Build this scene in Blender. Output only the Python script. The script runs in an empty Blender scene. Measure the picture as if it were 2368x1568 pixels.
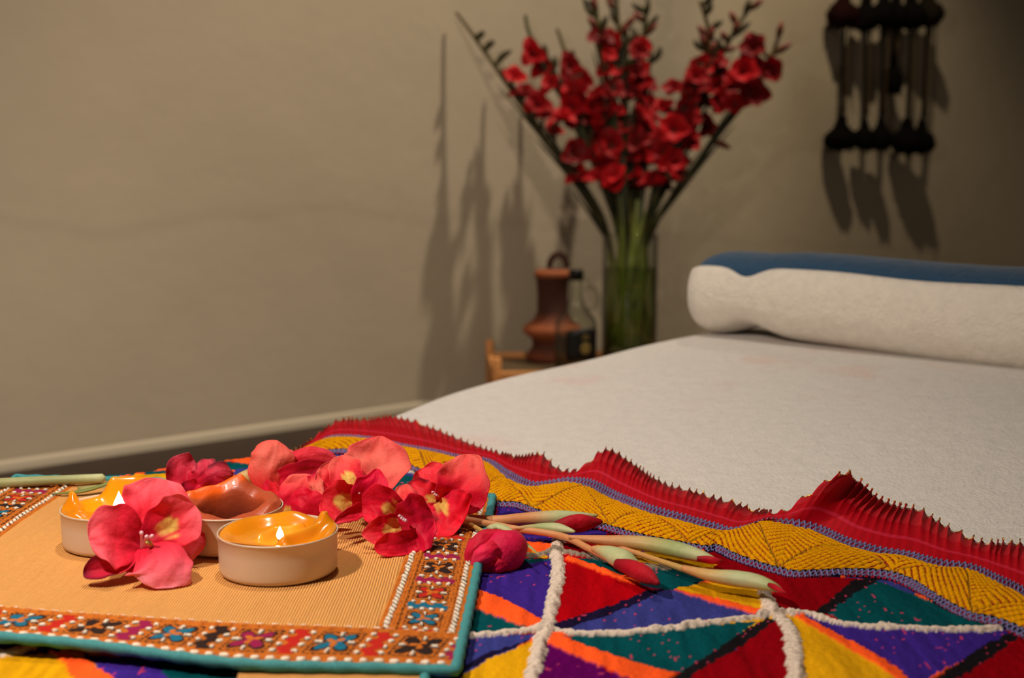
import bpy, math, random
import numpy as np
from mathutils import Vector, Matrix

# ------------------------------------------------------------------ camera, world, lights
SC = bpy.context.scene
COL = SC.collection
F = 3000.0                      # focal length in pixels of the 2368 x 1568 frame
PITCH = math.radians(7.7)
CAM = np.array([0.0, 0.0, 0.535])
FW = np.array([0.0, math.cos(PITCH), -math.sin(PITCH)])
UP = np.array([0.0, math.sin(PITCH), math.cos(PITCH)])
RT = np.array([1.0, 0.0, 0.0])

cam = bpy.data.cameras.new('camera')
cam.sensor_width = 36.0
cam.lens = F / 2368.0 * 36.0
cam.clip_start = 0.02
cam.dof.use_dof = True
cam.dof.focus_distance = 0.80
cam.dof.aperture_fstop = 8.0
cam_o = bpy.data.objects.new('camera', cam)
COL.objects.link(cam_o)
cam_o.location = CAM
cam_o.rotation_euler = (math.pi / 2 - PITCH, 0, 0)
SC.camera = cam_o

SC.view_settings.view_transform = 'Standard'
SC.view_settings.look = 'None'
SC.view_settings.gamma = 1.0
SC.view_settings.use_curve_mapping = False
SC.view_settings.exposure = 0.0

W = bpy.data.worlds.new('room_air')
SC.world = W
W.use_nodes = True
bg = W.node_tree.nodes['Background']
bg.inputs['Color'].default_value = (1.0, 0.80, 0.58, 1)
bg.inputs['Strength'].default_value = 0.05


def lamp(name, loc, watts, color, radius, kind='POINT', aim=None, spot=None, blend=0.5):
    l = bpy.data.lights.new(name, kind)
    l.energy = watts
    l.color = color
    l.shadow_soft_size = radius
    if kind == 'SPOT':
        l.spot_size = math.radians(spot)
        l.spot_blend = blend
    o = bpy.data.objects.new(name, l)
    COL.objects.link(o)
    o.location = loc
    if aim is not None:
        o.rotation_euler = (Vector(aim) - Vector(loc)).to_track_quat('-Z', 'Y').to_euler()
    return o


SC.cycles.transparent_max_bounces = 24
lamp('bedside_lamp_light', (-0.40, 0.43, 0.92), 20.0, (1.0, 0.86, 0.72), 0.02)
lamp('pendant_lamp_light', (-0.12, 1.0, 1.84), 54.0, (1.0, 0.87, 0.73), 0.03, kind='SPOT', aim=(-0.50, 1.22, 0.3), spot=86, blend=1.0)
lamp('wall_lamp_light', (0.80, 2.72, 2.50), 150.0, (1.0, 0.86, 0.66), 0.035, kind='SPOT', aim=(-0.12, 2.66, -0.05), spot=72, blend=1.0)
lamp('hanging_fill_light', (0.80, 2.80, 2.00), 52.0, (1.0, 0.82, 0.56), 0.02, kind='SPOT', aim=(1.10, 3.62, 0.55), spot=64, blend=0.9)  # added spot, lights the wall hanging and throws its shadows
lamp('wall_fill_light', (0.0, 1.03, 1.86), 58.0, (1.0, 0.83, 0.65), 0.025, kind='SPOT', aim=(-0.46, 2.52, 0.05), spot=68, blend=1.0)  # added fill spot, brightens the left wall and softens its shadows

# ------------------------------------------------------------------ helpers
rng = np.random.default_rng(7)


def lin(r, g, b):
    out = []
    for c in (r, g, b):
        c /= 255.0
        out.append(c / 12.92 if c <= 0.04045 else ((c + 0.055) / 1.055) ** 2.4)
    return np.array(out)


def ray(px, py):
    return FW + RT * ((px - 1184.0) / F) + UP * ((784.0 - py) / F)


def at(px, py, d):
    return CAM + ray(px, py) * d


def onz(px, py, z):
    r = ray(px, py)
    return CAM + r * ((z - CAM[2]) / r[2])


U2 = np.array([0.772, 0.636])          # along the bed and along the wall
V2 = np.array([0.636, -0.772])         # across the bed, away from the wall
O2 = np.array([-0.378, 0.957])
BED = 0.30


def sstep(a, b, x):
    t = np.clip((x - a) / (b - a), 0, 1)
    return t * t * (3 - 2 * t)


def zbed(x, y):
    s = (x - O2[0]) * U2[0] + (y - O2[1]) * U2[1]
    return BED + 0.046 * sstep(0.30, 0.80, s)


def onbed(px, py, dz=0.0):
    z = BED + dz
    for _ in range(14):
        p = onz(px, py, z)
        z = 0.5 * z + 0.5 * (float(zbed(p[0], p[1])) + dz)
    return onz(px, py, z)


def tag(o, label=None, cat=None, group=None, kind=None):
    if label: o['label'] = label
    if cat: o['category'] = cat
    if group: o['group'] = group
    if kind: o['kind'] = kind
    return o


def empty(name, loc, label, cat, group=None):
    o = bpy.data.objects.new(name, None)
    COL.objects.link(o)
    o.location = tuple(float(c) for c in loc)
    o.empty_display_size = 0.02
    return tag(o, label, cat, group)


def origin(o):
    p = np.zeros(3)
    while o is not None:
        p = p + np.array(o.location)
        o = o.parent
    return p


class MB:
    """collects shapes in world coordinates, links them as one mesh object"""

    def __init__(s):
        s.v, s.f, s.c, s.n, s.m = [], [], [], 0, []

    def add(s, V, Fc, C=None, mat=0):
        V = np.asarray(V, float).reshape(-1, 3)
        s.v.append(V)
        s.f += [tuple(int(i) + s.n for i in f) for f in Fc]
        s.m += [mat] * len(Fc)
        if C is None: C = np.ones((len(V), 3)) * 0.8
        C = np.asarray(C, float)
        if C.ndim == 1: C = np.tile(C, (len(V), 1))
        s.c.append(C.reshape(-1, 3))
        s.n += len(V)
        return s

    def grid(s, P, C=None, closed_v=False, mat=0):
        P = np.asarray(P, float)
        n, m = P.shape[:2]
        Fc = []
        mm = m if closed_v else m - 1
        for i in range(n - 1):
            for j in range(mm):
                k = (j + 1) % m
                Fc.append((i * m + j, i * m + k, (i + 1) * m + k, (i + 1) * m + j))
        if C is not None:
            C = np.asarray(C, float)
            if C.ndim == 3: C = C.reshape(-1, 3)
        return s.add(P.reshape(-1, 3), Fc, C, mat)

    def tube(s, P, R, seg=10, C=None, cap=True, mat=0, flat=1.0, flat_dir=None):
        P = np.asarray(P, float)
        n = len(P)
        R = np.broadcast_to(np.asarray(R, float), (n,))
        T = np.gradient(P, axis=0)
        T /= np.linalg.norm(T, axis=1, keepdims=True) + 1e-12
        ref = np.array([0, 0, 1.0]) if flat_dir is None else np.asarray(flat_dir, float)
        rings = np.zeros((n, seg, 3))
        prev = None
        for i in range(n):
            a = ref if prev is None else prev
            a = a - T[i] * np.dot(a, T[i])
            if np.linalg.norm(a) < 1e-5:
                a = np.array([1.0, 0, 0]) - T[i] * T[i][0]
            a /= np.linalg.norm(a)
            prev = a
            b = np.cross(T[i], a)
            for j in range(seg):
                t = 2 * math.pi * j / seg
                rings[i, j] = P[i] + R[i] * (a * math.cos(t) * flat + b * math.sin(t))
        CC = None
        if C is not None:
            C = np.asarray(C, float)
            CC = np.repeat(C[:, None, :], seg, 1) if C.ndim == 2 else C
        n0 = s.n
        s.grid(rings, CC, closed_v=True, mat=mat)
        if cap:
            for idx in (0, n - 1):
                c = [n0 + idx * seg + j for j in range(seg)]
                s.f.append(tuple(reversed(c)) if idx == 0 else tuple(c))
                s.m.append(mat)
        return s

    def lathe(s, prof, base, seg=40, C=None, mat=0, axis=(0, 0, 1)):
        """prof: list of (r, h) up the axis from base"""
        ax = np.asarray(axis, float); ax /= np.linalg.norm(ax)
        a = np.cross(ax, [0, 1, 0.0])
        if np.linalg.norm(a) < 1e-3: a = np.cross(ax, [1.0, 0, 0])
        a /= np.linalg.norm(a); b = np.cross(ax, a)
        P = np.zeros((len(prof), seg, 3))
        for i, (r, h) in enumerate(prof):
            for j in range(seg):
                t = 2 * math.pi * j / seg
                P[i, j] = np.asarray(base) + ax * h + r * (a * math.cos(t) + b * math.sin(t))
        CC = None
        if C is not None:
            C = np.asarray(C, float)
            CC = np.repeat(C[:, None, :], seg, 1) if C.ndim == 2 else C
        return s.grid(P, CC, closed_v=True, mat=mat)

    def box(s, c, sx, sy, sz, ux=(1, 0, 0), uy=(0, 1, 0), C=None, mat=0):
        c = np.asarray(c, float); ux = np.asarray(ux, float); uy = np.asarray(uy, float)
        uz = np.cross(ux, uy)
        V = [c + ux * (sx / 2 * i) + uy * (sy / 2 * j) + uz * (sz / 2 * k) for i in (-1, 1) for j in (-1, 1) for k in (-1, 1)]
        Fc = [(0, 1, 3, 2), (4, 6, 7, 5), (0, 4, 5, 1), (2, 3, 7, 6), (0, 2, 6, 4), (1, 5, 7, 3)]
        return s.add(V, Fc, C, mat)

    def blob(s, c, r, C=None, sq=(1, 1, 1), seg=10, rings=7, noise=0.0, mat=0, rs=None):
        rs = rs or rng
        P = np.zeros((rings, seg, 3))
        for i in range(rings):
            ph = math.pi * (i + 0.02) / (rings - 1 + 0.04)
            for j in range(seg):
                t = 2 * math.pi * j / seg
                k = 1 + (rs.uniform(-noise, noise) if noise else 0)
                P[i, j] = np.asarray(c) + r * k * np.array([math.sin(ph) * math.cos(t) * sq[0], math.sin(ph) * math.sin(t) * sq[1], math.cos(ph) * sq[2]])
        return s.grid(P, C, closed_v=True, mat=mat)

    def build(s, name, mats, parent=None, smooth=True, sub=0, solid=0.0, bevel=0.0):
        V = np.concatenate(s.v)
        C = np.concatenate(s.c)
        if parent is not None: V = V - origin(parent)
        me = bpy.data.meshes.new(name)
        me.from_pydata(V.tolist(), [], s.f)
        if not isinstance(mats, (list, tuple)): mats = [mats]
        for m in mats: me.materials.append(m)
        if len(mats) > 1: me.polygons.foreach_set('material_index', s.m)
        at_ = me.color_attributes.new('Col', 'FLOAT_COLOR', 'POINT')
        at_.data.foreach_set('color', np.concatenate([C, np.ones((len(C), 1))], 1).astype(np.float32).ravel())
        me.polygons.foreach_set('use_smooth', [smooth] * len(me.polygons))
        me.update()
        o = bpy.data.objects.new(name, me)
        COL.objects.link(o)
        if parent is not None: o.parent = parent
        if bevel:
            b = o.modifiers.new('bevel', 'BEVEL'); b.width = bevel; b.segments = 2; b.limit_method = 'ANGLE'
        if solid:
            b = o.modifiers.new('solid', 'SOLIDIFY'); b.thickness = solid; b.offset = 0
        if sub:
            b = o.modifiers.new('sub', 'SUBSURF'); b.levels = sub; b.render_levels = sub
        return o


def big_grid(name, P, C, mat, parent=None, keep=None, solid=0.0):
    """fast path for very fine cloth grids; keep masks vertices"""
    n, m = P.shape[:2]
    idx = np.arange(n * m).reshape(n, m)
    q = np.stack([idx[:-1, :-1], idx[1:, :-1], idx[1:, 1:], idx[:-1, 1:]], -1).reshape(-1, 4)
    V = P.reshape(-1, 3)
    Cc = C.reshape(-1, 3)
    if keep is not None:
        k = keep.reshape(-1)
        q = q[k[q].all(1)]
        used = np.zeros(len(V), bool); used[q.ravel()] = True
        new = np.cumsum(used) - 1
        q = new[q]; V = V[used]; Cc = Cc[used]
    if parent is not None: V = V - origin(parent)
    me = bpy.data.meshes.new(name)
    me.vertices.add(len(V)); me.vertices.foreach_set('co', V.astype(np.float32).ravel())
    me.loops.add(q.size); me.loops.foreach_set('vertex_index', q.astype(np.int32).ravel())
    me.polygons.add(len(q)); me.polygons.foreach_set('loop_start', np.arange(0, q.size, 4, dtype=np.int32))
    me.update(calc_edges=True)
    a = me.color_attributes.new('Col', 'FLOAT_COLOR', 'POINT')
    a.data.foreach_set('color', np.concatenate([Cc, np.ones((len(Cc), 1))], 1).astype(np.float32).ravel())
    me.polygons.foreach_set('use_smooth', np.ones(len(q), bool))
    me.materials.append(mat)
    me.validate()
    o = bpy.data.objects.new(name, me)
    COL.objects.link(o)
    if parent is not None: o.parent = parent
    if solid:
        b = o.modifiers.new('solid', 'SOLIDIFY'); b.thickness = solid; b.offset = -1
    return o


def smooth_noise(shape, cell, seed, aniso=(1, 1)):
    """value noise on a grid, cell = size of one lump in grid steps"""
    r = np.random.default_rng(seed)
    cy, cx = cell * aniso[0], cell * aniso[1]
    g = r.random((int(shape[0] / cy) + 3, int(shape[1] / cx) + 3))
    yy = np.arange(shape[0]) / cy; xx = np.arange(shape[1]) / cx
    y0 = yy.astype(int); x0 = xx.astype(int)
    fy = yy - y0; fx = xx - x0
    fy = (fy * fy * (3 - 2 * fy))[:, None]; fx = (fx * fx * (3 - 2 * fx))[None]
    A = g[y0][:, x0]; B = g[y0][:, x0 + 1]; Cc = g[y0 + 1][:, x0]; D = g[y0 + 1][:, x0 + 1]
    return (A * (1 - fx) + B * fx) * (1 - fy) + (Cc * (1 - fx) + D * fx) * fy


def spline(P, n, t=None):
    """Catmull-Rom through the rows of P, n samples"""
    P = np.asarray(P, float)
    k = len(P)
    t = np.linspace(0, k - 1, n) if t is None else np.asarray(t) * (k - 1)
    i = np.clip(t.astype(int), 0, k - 2)
    f = (t - i)[:, None]
    p0 = P[np.maximum(i - 1, 0)]; p1 = P[i]; p2 = P[i + 1]; p3 = P[np.minimum(i + 2, k - 1)]
    return 0.5 * (2 * p1 + (p2 - p0) * f + (2 * p0 - 5 * p1 + 4 * p2 - p3) * f ** 2 + (3 * p1 - p0 - 3 * p2 + p3) * f ** 3)


# ------------------------------------------------------------------ materials
def material(name, col=None, attr=False, rough=0.7, spec=0.3, metal=0.0, sss=0.0, sss_r=(1, .3, .15), sss_scale=0.004,
             bump=None, trans=0.0, trans_col=None, sheen=0.0, vary=0.0, vary_scale=40, alpha=1.0, coat=0.0):
    m = bpy.data.materials.new(name)
    m.use_nodes = True
    nt = m.node_tree; N = nt.nodes; L = nt.links
    b = N['Principled BSDF']
    b.inputs['Roughness'].default_value = rough
    b.inputs['Specular IOR Level'].default_value = spec
    b.inputs['Metallic'].default_value = metal
    b.inputs['Coat Weight'].default_value = coat
    b.inputs['Coat Roughness'].default_value = 0.08
    if sheen:
        b.inputs['Sheen Weight'].default_value = sheen
        b.inputs['Sheen Roughness'].default_value = 0.5
    src = None
    if attr:
        a = N.new('ShaderNodeAttribute'); a.attribute_name = 'Col'
        src = a.outputs['Color']
    else:
        r = N.new('ShaderNodeRGB'); r.outputs[0].default_value = (*[float(c) for c in col], 1)
        src = r.outputs[0]
    tc = N.new('ShaderNodeTexCoord')
    if vary:
        nz = N.new('ShaderNodeTexNoise'); nz.inputs['Scale'].default_value = vary_scale; nz.inputs['Detail'].default_value = 5
        L.new(tc.outputs['Object'], nz.inputs['Vector'])
        mr = N.new('ShaderNodeMapRange'); mr.inputs['From Min'].default_value = 0.25; mr.inputs['From Max'].default_value = 0.75
        mr.inputs['To Min'].default_value = 1 - vary; mr.inputs['To Max'].default_value = 1 + vary
        L.new(nz.outputs['Fac'], mr.inputs['Value'])
        mx = N.new('ShaderNodeMix'); mx.data_type = 'RGBA'; mx.blend_type = 'MULTIPLY'; mx.inputs['Factor'].default_value = 1
        L.new(src, mx.inputs['A']); L.new(mr.outputs['Result'], mx.inputs['B'])
        src = mx.outputs['Result']
    L.new(src, b.inputs['Base Color'])
    if sss:
        b.inputs['Subsurface Weight'].default_value = sss
        b.inputs['Subsurface Radius'].default_value = sss_r
        b.inputs['Subsurface Scale'].default_value = sss_scale
    if bump:
        prev = None
        for (kind, scale, strength, dist) in bump:
            if kind == 'noise':
                t = N.new('ShaderNodeTexNoise'); t.inputs['Scale'].default_value = scale; t.inputs['Detail'].default_value = 4
                out = t.outputs['Fac']
            elif kind == 'wave':
                t = N.new('ShaderNodeTexWave'); t.inputs['Scale'].default_value = scale; t.inputs['Distortion'].default_value = 1.0
                t.inputs['Detail Scale'].default_value = 0.3
                out = t.outputs['Fac']
            else:
                t = N.new('ShaderNodeTexVoronoi'); t.inputs['Scale'].default_value = scale
                out = t.outputs['Distance']
            L.new(tc.outputs['Object'], t.inputs['Vector'])
            bp = N.new('ShaderNodeBump'); bp.inputs['Strength'].default_value = strength; bp.inputs['Distance'].default_value = dist
            L.new(out, bp.inputs['Height'])
            if prev is not None: L.new(prev, bp.inputs['Normal'])
            prev = bp.outputs['Normal']
        L.new(prev, b.inputs['Normal'])
    out = N['Material Output']
    sh = b.outputs['BSDF']
    if trans:
        tr = N.new('ShaderNodeBsdfTranslucent')
        if trans_col is not None: tr.inputs['Color'].default_value = (*[float(c) for c in trans_col], 1)
        else: L.new(src, tr.inputs['Color'])
        mx = N.new('ShaderNodeMixShader'); mx.inputs['Fac'].default_value = trans
        L.new(sh, mx.inputs[1]); L.new(tr.outputs['BSDF'], mx.inputs[2])
        sh = mx.outputs['Shader']
    if alpha < 1:
        tp = N.new('ShaderNodeBsdfTransparent')
        mx = N.new('ShaderNodeMixShader'); mx.inputs['Fac'].default_value = alpha
        L.new(tp.outputs['BSDF'], mx.inputs[1]); L.new(sh, mx.inputs[2])
        sh = mx.outputs['Shader']
    L.new(sh, out.inputs['Surface'])
    return m


def thin_glass(name, tint=(0.97, 0.98, 0.96), rough=0.02, edge=0.3, pw2=2.5):
    m = bpy.data.materials.new(name); m.use_nodes = True
    nt = m.node_tree; N = nt.nodes; L = nt.links
    N.remove(N['Principled BSDF'])
    tp = N.new('ShaderNodeBsdfTransparent'); tp.inputs['Color'].default_value = (*tint, 1)
    gl = N.new('ShaderNodeBsdfGlossy'); gl.inputs['Roughness'].default_value = rough
    lw = N.new('ShaderNodeLayerWeight'); lw.inputs['Blend'].default_value = 0.5
    pw = N.new('ShaderNodeMath'); pw.operation = 'POWER'; pw.inputs[1].default_value = 4.0
    L.new(lw.outputs['Facing'], pw.inputs[0])
    fr = N.new('ShaderNodeMapRange'); fr.inputs['To Min'].default_value = 0.06; fr.inputs['To Max'].default_value = 0.6
    L.new(pw.outputs['Value'], fr.inputs['Value'])
    mx = N.new('ShaderNodeMixShader')
    ec = N.new('ShaderNodeMix'); ec.data_type = 'RGBA'
    ec.inputs['A'].default_value = (*tint, 1); ec.inputs['B'].default_value = (*[edge * t for t in tint], 1)
    p2 = N.new('ShaderNodeMath'); p2.operation = 'POWER'; p2.inputs[1].default_value = pw2
    L.new(lw.outputs['Facing'], p2.inputs[0]); L.new(p2.outputs['Value'], ec.inputs['Factor'])
    L.new(ec.outputs['Result'], tp.inputs['Color'])
    L.new(fr.outputs['Result'], mx.inputs['Fac']); L.new(tp.outputs['BSDF'], mx.inputs[1]); L.new(gl.outputs['BSDF'], mx.inputs[2])
    L.new(mx.outputs['Shader'], N['Material Output'].inputs['Surface'])
    return m


def emitter(name, col, strength):
    m = bpy.data.materials.new(name); m.use_nodes = True
    nt = m.node_tree; N = nt.nodes
    N.remove(N['Principled BSDF'])
    e = N.new('ShaderNodeEmission'); e.inputs['Color'].default_value = (*col, 1); e.inputs['Strength'].default_value = strength
    nt.links.new(e.outputs['Emission'], N['Material Output'].inputs['Surface'])
    return m


def wall_material():
    m = material('plaster_wall', lin(186, 172, 150), rough=0.85, spec=0.15, bump=[('noise', 9, 0.25, 0.01), ('noise', 90, 0.12, 0.002)], vary=0.05, vary_scale=2.2)
    nt = m.node_tree; N = nt.nodes; L = nt.links
    b = N['Principled BSDF']
    src = b.inputs['Base Color'].links[0].from_socket
    tc = N.new('ShaderNodeTexCoord')
    sp = N.new('ShaderNodeSeparateXYZ'); L.new(tc.outputs['Object'], sp.inputs['Vector'])
    nz = N.new('ShaderNodeTexNoise'); nz.inputs['Scale'].default_value = 2.3; nz.inputs['Detail'].default_value = 3
    L.new(tc.outputs['Object'], nz.inputs['Vector'])

    def mth(op, a, bv, c=None):
        q = N.new('ShaderNodeMath'); q.operation = op
        for i, x in enumerate((a, bv)):
            if isinstance(x, (int, float)): q.inputs[i].default_value = x
            else: L.new(x, q.inputs[i])
        return q.outputs['Value']
    line = mth('ADD', sp.outputs['Z'], mth('MULTIPLY', nz.outputs['Fac'], 0.14))  # faint wavering brown band across the wall
    line = mth('ADD', line, mth('MULTIPLY', mth('MAXIMUM', mth('ADD', sp.outputs['X'], 0.3), 0.0), 0.12))
    d = mth('ABSOLUTE', mth('SUBTRACT', line, 0.512), 0.0)
    mr = N.new('ShaderNodeMapRange'); mr.interpolation_type = 'SMOOTHSTEP'
    mr.inputs['From Min'].default_value = 0.0; mr.inputs['From Max'].default_value = 0.022
    mr.inputs['To Min'].default_value = 0.07; mr.inputs['To Max'].default_value = 0.0
    L.new(d, mr.inputs['Value'])
    mx = N.new('ShaderNodeMix'); mx.data_type = 'RGBA'
    mx.inputs['B'].default_value = (*[float(c) for c in lin(96, 74, 52)], 1)
    L.new(mr.outputs['Result'], mx.inputs['Factor']); L.new(src, mx.inputs['A'])
    L.new(mx.outputs['Result'], b.inputs['Base Color'])
    return m


def fleece_material(name, col, stain=False, scale=1.0):
    m = material(name, col, rough=0.95, spec=0.08, sheen=0.25, vary=0.06, vary_scale=130 * scale,
                 bump=[('noise', 55 * scale, 0.5, 0.005), ('noise', 380 * scale, 0.75, 0.0022)])
    if stain:
        nt = m.node_tree; N = nt.nodes; L = nt.links
        b = N['Principled BSDF']
        lk = b.inputs['Base Color'].links[0]; src = lk.from_socket
        tc = N.new('ShaderNodeTexCoord')
        nz = N.new('ShaderNodeTexNoise'); nz.inputs['Scale'].default_value = 7.0; nz.inputs['Detail'].default_value = 6; nz.inputs['Roughness'].default_value = 0.65
        L.new(tc.outputs['Object'], nz.inputs['Vector'])
        cr = N.new('ShaderNodeMapRange'); cr.inputs['From Min'].default_value = 0.56; cr.inputs['From Max'].default_value = 0.74; cr.inputs['To Max'].default_value = 0.45
        L.new(nz.outputs['Fac'], cr.inputs['Value'])
        # the stains keep to the head half of the bed
        sp = N.new('ShaderNodeSeparateXYZ'); L.new(tc.outputs['Object'], sp.inputs['Vector'])
        mr = N.new('ShaderNodeMapRange'); mr.inputs['From Min'].default_value = 0.98; mr.inputs['From Max'].default_value = 1.12
        L.new(sp.outputs['Y'], mr.inputs['Value'])
        ml = N.new('ShaderNodeMath'); ml.operation = 'MULTIPLY'
        L.new(cr.outputs['Result'], ml.inputs[0]); L.new(mr.outputs['Result'], ml.inputs[1])
        mx = N.new('ShaderNodeMix'); mx.data_type = 'RGBA'
        mx.inputs['B'].default_value = (*[float(c) for c in lin(222, 160, 146)], 1)
        L.new(ml.outputs['Value'], mx.inputs['Factor']); L.new(src, mx.inputs['A'])
        L.new(mx.outputs['Result'], b.inputs['Base Color'])
    return m


M = {}
M['wall'] = wall_material()
M['board'] = material('painted_skirting', lin(192, 180, 158), rough=0.6, spec=0.3)
M['floor'] = material('dark_wood_floor', lin(44, 26, 20), rough=0.5, spec=0.35, vary=0.35, vary_scale=14, bump=[('noise', 30, 0.1, 0.003)])
M['fleece'] = fleece_material('white_fleece', lin(222, 217, 212), stain=True)
M['towel_white'] = fleece_material('white_towel', lin(236, 228, 216), scale=0.8)
M['towel_blue'] = fleece_material('blue_towel', lin(44, 78, 110), scale=0.8)
M['wool'] = material('woven_wool', attr=True, rough=0.95, spec=0.02, sheen=0.0, vary=0.16, vary_scale=700, bump=[('noise', 900, 0.6, 0.0012)])
M['yarn'] = material('yellow_yarn', attr=True, rough=0.92, spec=0.04, vary=0.12, vary_scale=600, bump=[('noise', 900, 0.4, 0.0008)])
M['ribbon'] = material('red_ribbon', attr=True, rough=0.6, spec=0.1, sheen=0.0, trans=0.1, vary=0.06, vary_scale=500)
M['sheer'] = material('sheer_red_ribbon', attr=True, rough=0.6, spec=0.1)
M['gold'] = material('gold_thread', lin(190, 140, 50), rough=0.3, metal=0.9, spec=0.5, vary=0.5, vary_scale=900)
M['cloth'] = material('corduroy_cloth', attr=True, rough=0.88, spec=0.12, sheen=0.05, vary=0.05, vary_scale=300, bump=[('wave', 210, 0.9, 0.0011), ('noise', 1500, 0.25, 0.0004)])
M['embroidery'] = material('embroidered_cloth', attr=True, rough=0.8, spec=0.2, vary=0.12, vary_scale=900, bump=[('noise', 1400, 0.5, 0.0006)])
M['piping'] = material('teal_piping', lin(68, 142, 146), rough=0.75, spec=0.2, vary=0.15, vary_scale=500, bump=[('noise', 900, 0.4, 0.0006)])
M['petal'] = material('petal', attr=True, rough=0.55, spec=0.2, trans=0.27, vary=0.06, vary_scale=260, sheen=0.05, bump=[('noise', 75, 0.55, 0.004), ('noise', 260, 0.4, 0.0012)])
M['green'] = material('plant_green', attr=True, rough=0.5, spec=0.35, vary=0.08, vary_scale=300, bump=[('noise', 300, 0.2, 0.0006)])
M['stamen'] = material('stamen', attr=True, rough=0.5, spec=0.3, sss=0.2)
M['alu'] = material('aluminium_cup', lin(214, 192, 168), rough=0.45, metal=0.15, spec=0.5, bump=[('noise', 140, 0.12, 0.0012)])
M['wax_orange'] = material('orange_wax', attr=True, rough=0.22, spec=0.5, trans=0.18, sss=0.35, sss_r=(1, .55, .12), sss_scale=0.007, coat=0.3)
M['wax_brown'] = material('brown_wax', attr=True, rough=0.4, spec=0.4, sss=0.04, sss_r=(1, .3, .1), sss_scale=0.003, coat=0.06, bump=[('noise', 160, .25, .002)])
M['wick'] = material('wick', lin(40, 34, 40), rough=0.9)
M['flame'] = emitter('flame', (1.0, 0.80, 0.52), 26.0)
M['glass'] = thin_glass('clear_glass')
M['bottle_glass'] = thin_glass('bottle_glass', (0.93, 0.95, 0.90), edge=0.10, pw2=1.5)
M['water'] = thin_glass('water', (0.80, 0.88, 0.60))
M['oil'] = thin_glass('oil', (0.74, 0.62, 0.16))
M['clay'] = material('terracotta', attr=True, rough=0.7, spec=0.25, vary=0.15, vary_scale=30)
M['black'] = material('black_plastic', lin(22, 21, 20), rough=0.4)
M['label'] = material('black_label', lin(20, 18, 17), rough=0.5)
M['emblem'] = material('gold_print', lin(150, 128, 70), rough=0.5, metal=0.3)
M['bamboo'] = material('bamboo', lin(214, 146, 84), rough=0.45, spec=0.35, vary=0.12, vary_scale=25)
M['tray_top'] = material('tray_top', lin(92, 74, 52), rough=0.5, vary=0.15, vary_scale=20)
M['dark_yarn'] = material('dark_yarn', attr=True, rough=0.95, spec=0.05, bump=[('noise', 120, 0.6, 0.004)])

# ------------------------------------------------------------------ the room
WP = np.array([-0.20, 2.80])           # a point on the foot of the wall


def wallpt(a, h, off=0.0):
    p = WP + U2 * a + V2 * off
    return np.array([p[0], p[1], h])


b = MB()
na, nh = 60, 26
P = np.zeros((nh, na, 3))
for i, h in enumerate(np.linspace(0, 2.7, nh)):
    for j, a in enumerate(np.linspace(-3.0, 6.0, na)):
        P[i, j] = wallpt(a, h, 0.006 * math.sin(a * 2.3 + 1.3 * h) + 0.004 * math.sin(a * 5.1 - 2 * h))
b.grid(P)
# the wall's thickness, behind
b.grid(np.array([[wallpt(a, h, -0.12) for a in (6.0, -3.0)] for h in (0, 2.7)]))
tag(b.build('wall_left', M['wall']), 'off-white plastered wall with faint mottling and a soft brown band behind the bed', 'wall', kind='structure')

b = MB()
prof = [(0.0, 0.020), (0.003, 0.020), (0.006, 0.016), (0.007, 0.008), (0.007, 0.0)]
b.grid(np.array([[wallpt(a, h, o + 0.006) for a in np.linspace(-3, 6, 40)] for o, h in prof]))
tag(b.build('baseboard_left', M['board']), 'narrow pale skirting along the foot of the wall', 'skirting', kind='structure')

b = MB()
b.grid(np.array([[wallpt(a, 0.0, o) for a in (-3.0, 6.0)] for o in np.linspace(-0.12, 5.0, 8)]))
tag(b.build('floor', M['floor']), 'dark brown floor seen between the bed and the wall', 'floor', kind='structure')

# ------------------------------------------------------------------ the bed
edge_px = [(-420, 1190), (-200, 1164), (0, 1127), (300, 1115), (400, 1101), (500, 1087), (600, 1076), (690, 1062), (730, 1036), (765, 1012), (805, 996), (860, 983), (930, 967), (1000, 936), (1070, 908), (1200, 871), (1300, 851), (1400, 829), (1500, 801), (1560, 789)]
edge = [onbed(x, y)[:2] for x, y in edge_px]
last = edge[-1]
for k in range(1, 6):
    edge.append(last + U2 * 0.22 * k)
edge = np.array(edge)
# even spacing, gently smoothed
sl = np.concatenate([[0], np.cumsum(np.linalg.norm(np.diff(edge, axis=0), axis=1))])
ss = np.linspace(0, sl[-1], 170)
ee = np.stack([np.interp(ss, sl, edge[:, k]) for k in (0, 1)], 1)
for _ in range(6):
    ee[1:-1] = 0.25 * ee[:-2] + 0.5 * ee[1:-1] + 0.25 * ee[2:]
bb = np.concatenate([np.linspace(0, 0.06, 8), np.linspace(0.08, 1.05, 70)])
rows = []
for t in (0.0, 0.10, 0.2, 0.26):                 # side hanging to the floor
    rows.append(('side', t))
rows = [('side', t) for t in (0.004, 0.10, 0.20)] + [('arc', a) for a in np.linspace(0, 1, 9)[:-1]] + [('top', t) for t in bb]
P = np.zeros((len(rows), len(ee), 3))
wob = np.interp(ss, np.linspace(0, ss[-1], 40), rng.normal(0, 0.003, 40))
R = 0.055
for j, e in enumerate(ee):
    ze = float(zbed(e[0], e[1]))
    for i, (k, t) in enumerate(rows):
        if k == 'side':
            off = R + 0.010 * math.sin(j * 0.35) * (1 - t / 0.3); z = min(t, ze - R)
            p = e - V2 * off
        elif k == 'arc':
            a = t * math.pi / 2
            p = e - V2 * (R * math.cos(a)); z = ze - R + R * math.sin(a)
        else:
            p = e + V2 * t
            z = float(zbed(p[0], p[1])) + 0.003 * math.sin(7 * p[0] + 3 * p[1]) * sstep(0.02, 0.2, t) * sstep(1.0, 1.2, p[1])
        P[i, j] = (p[0], p[1], z)
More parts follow.
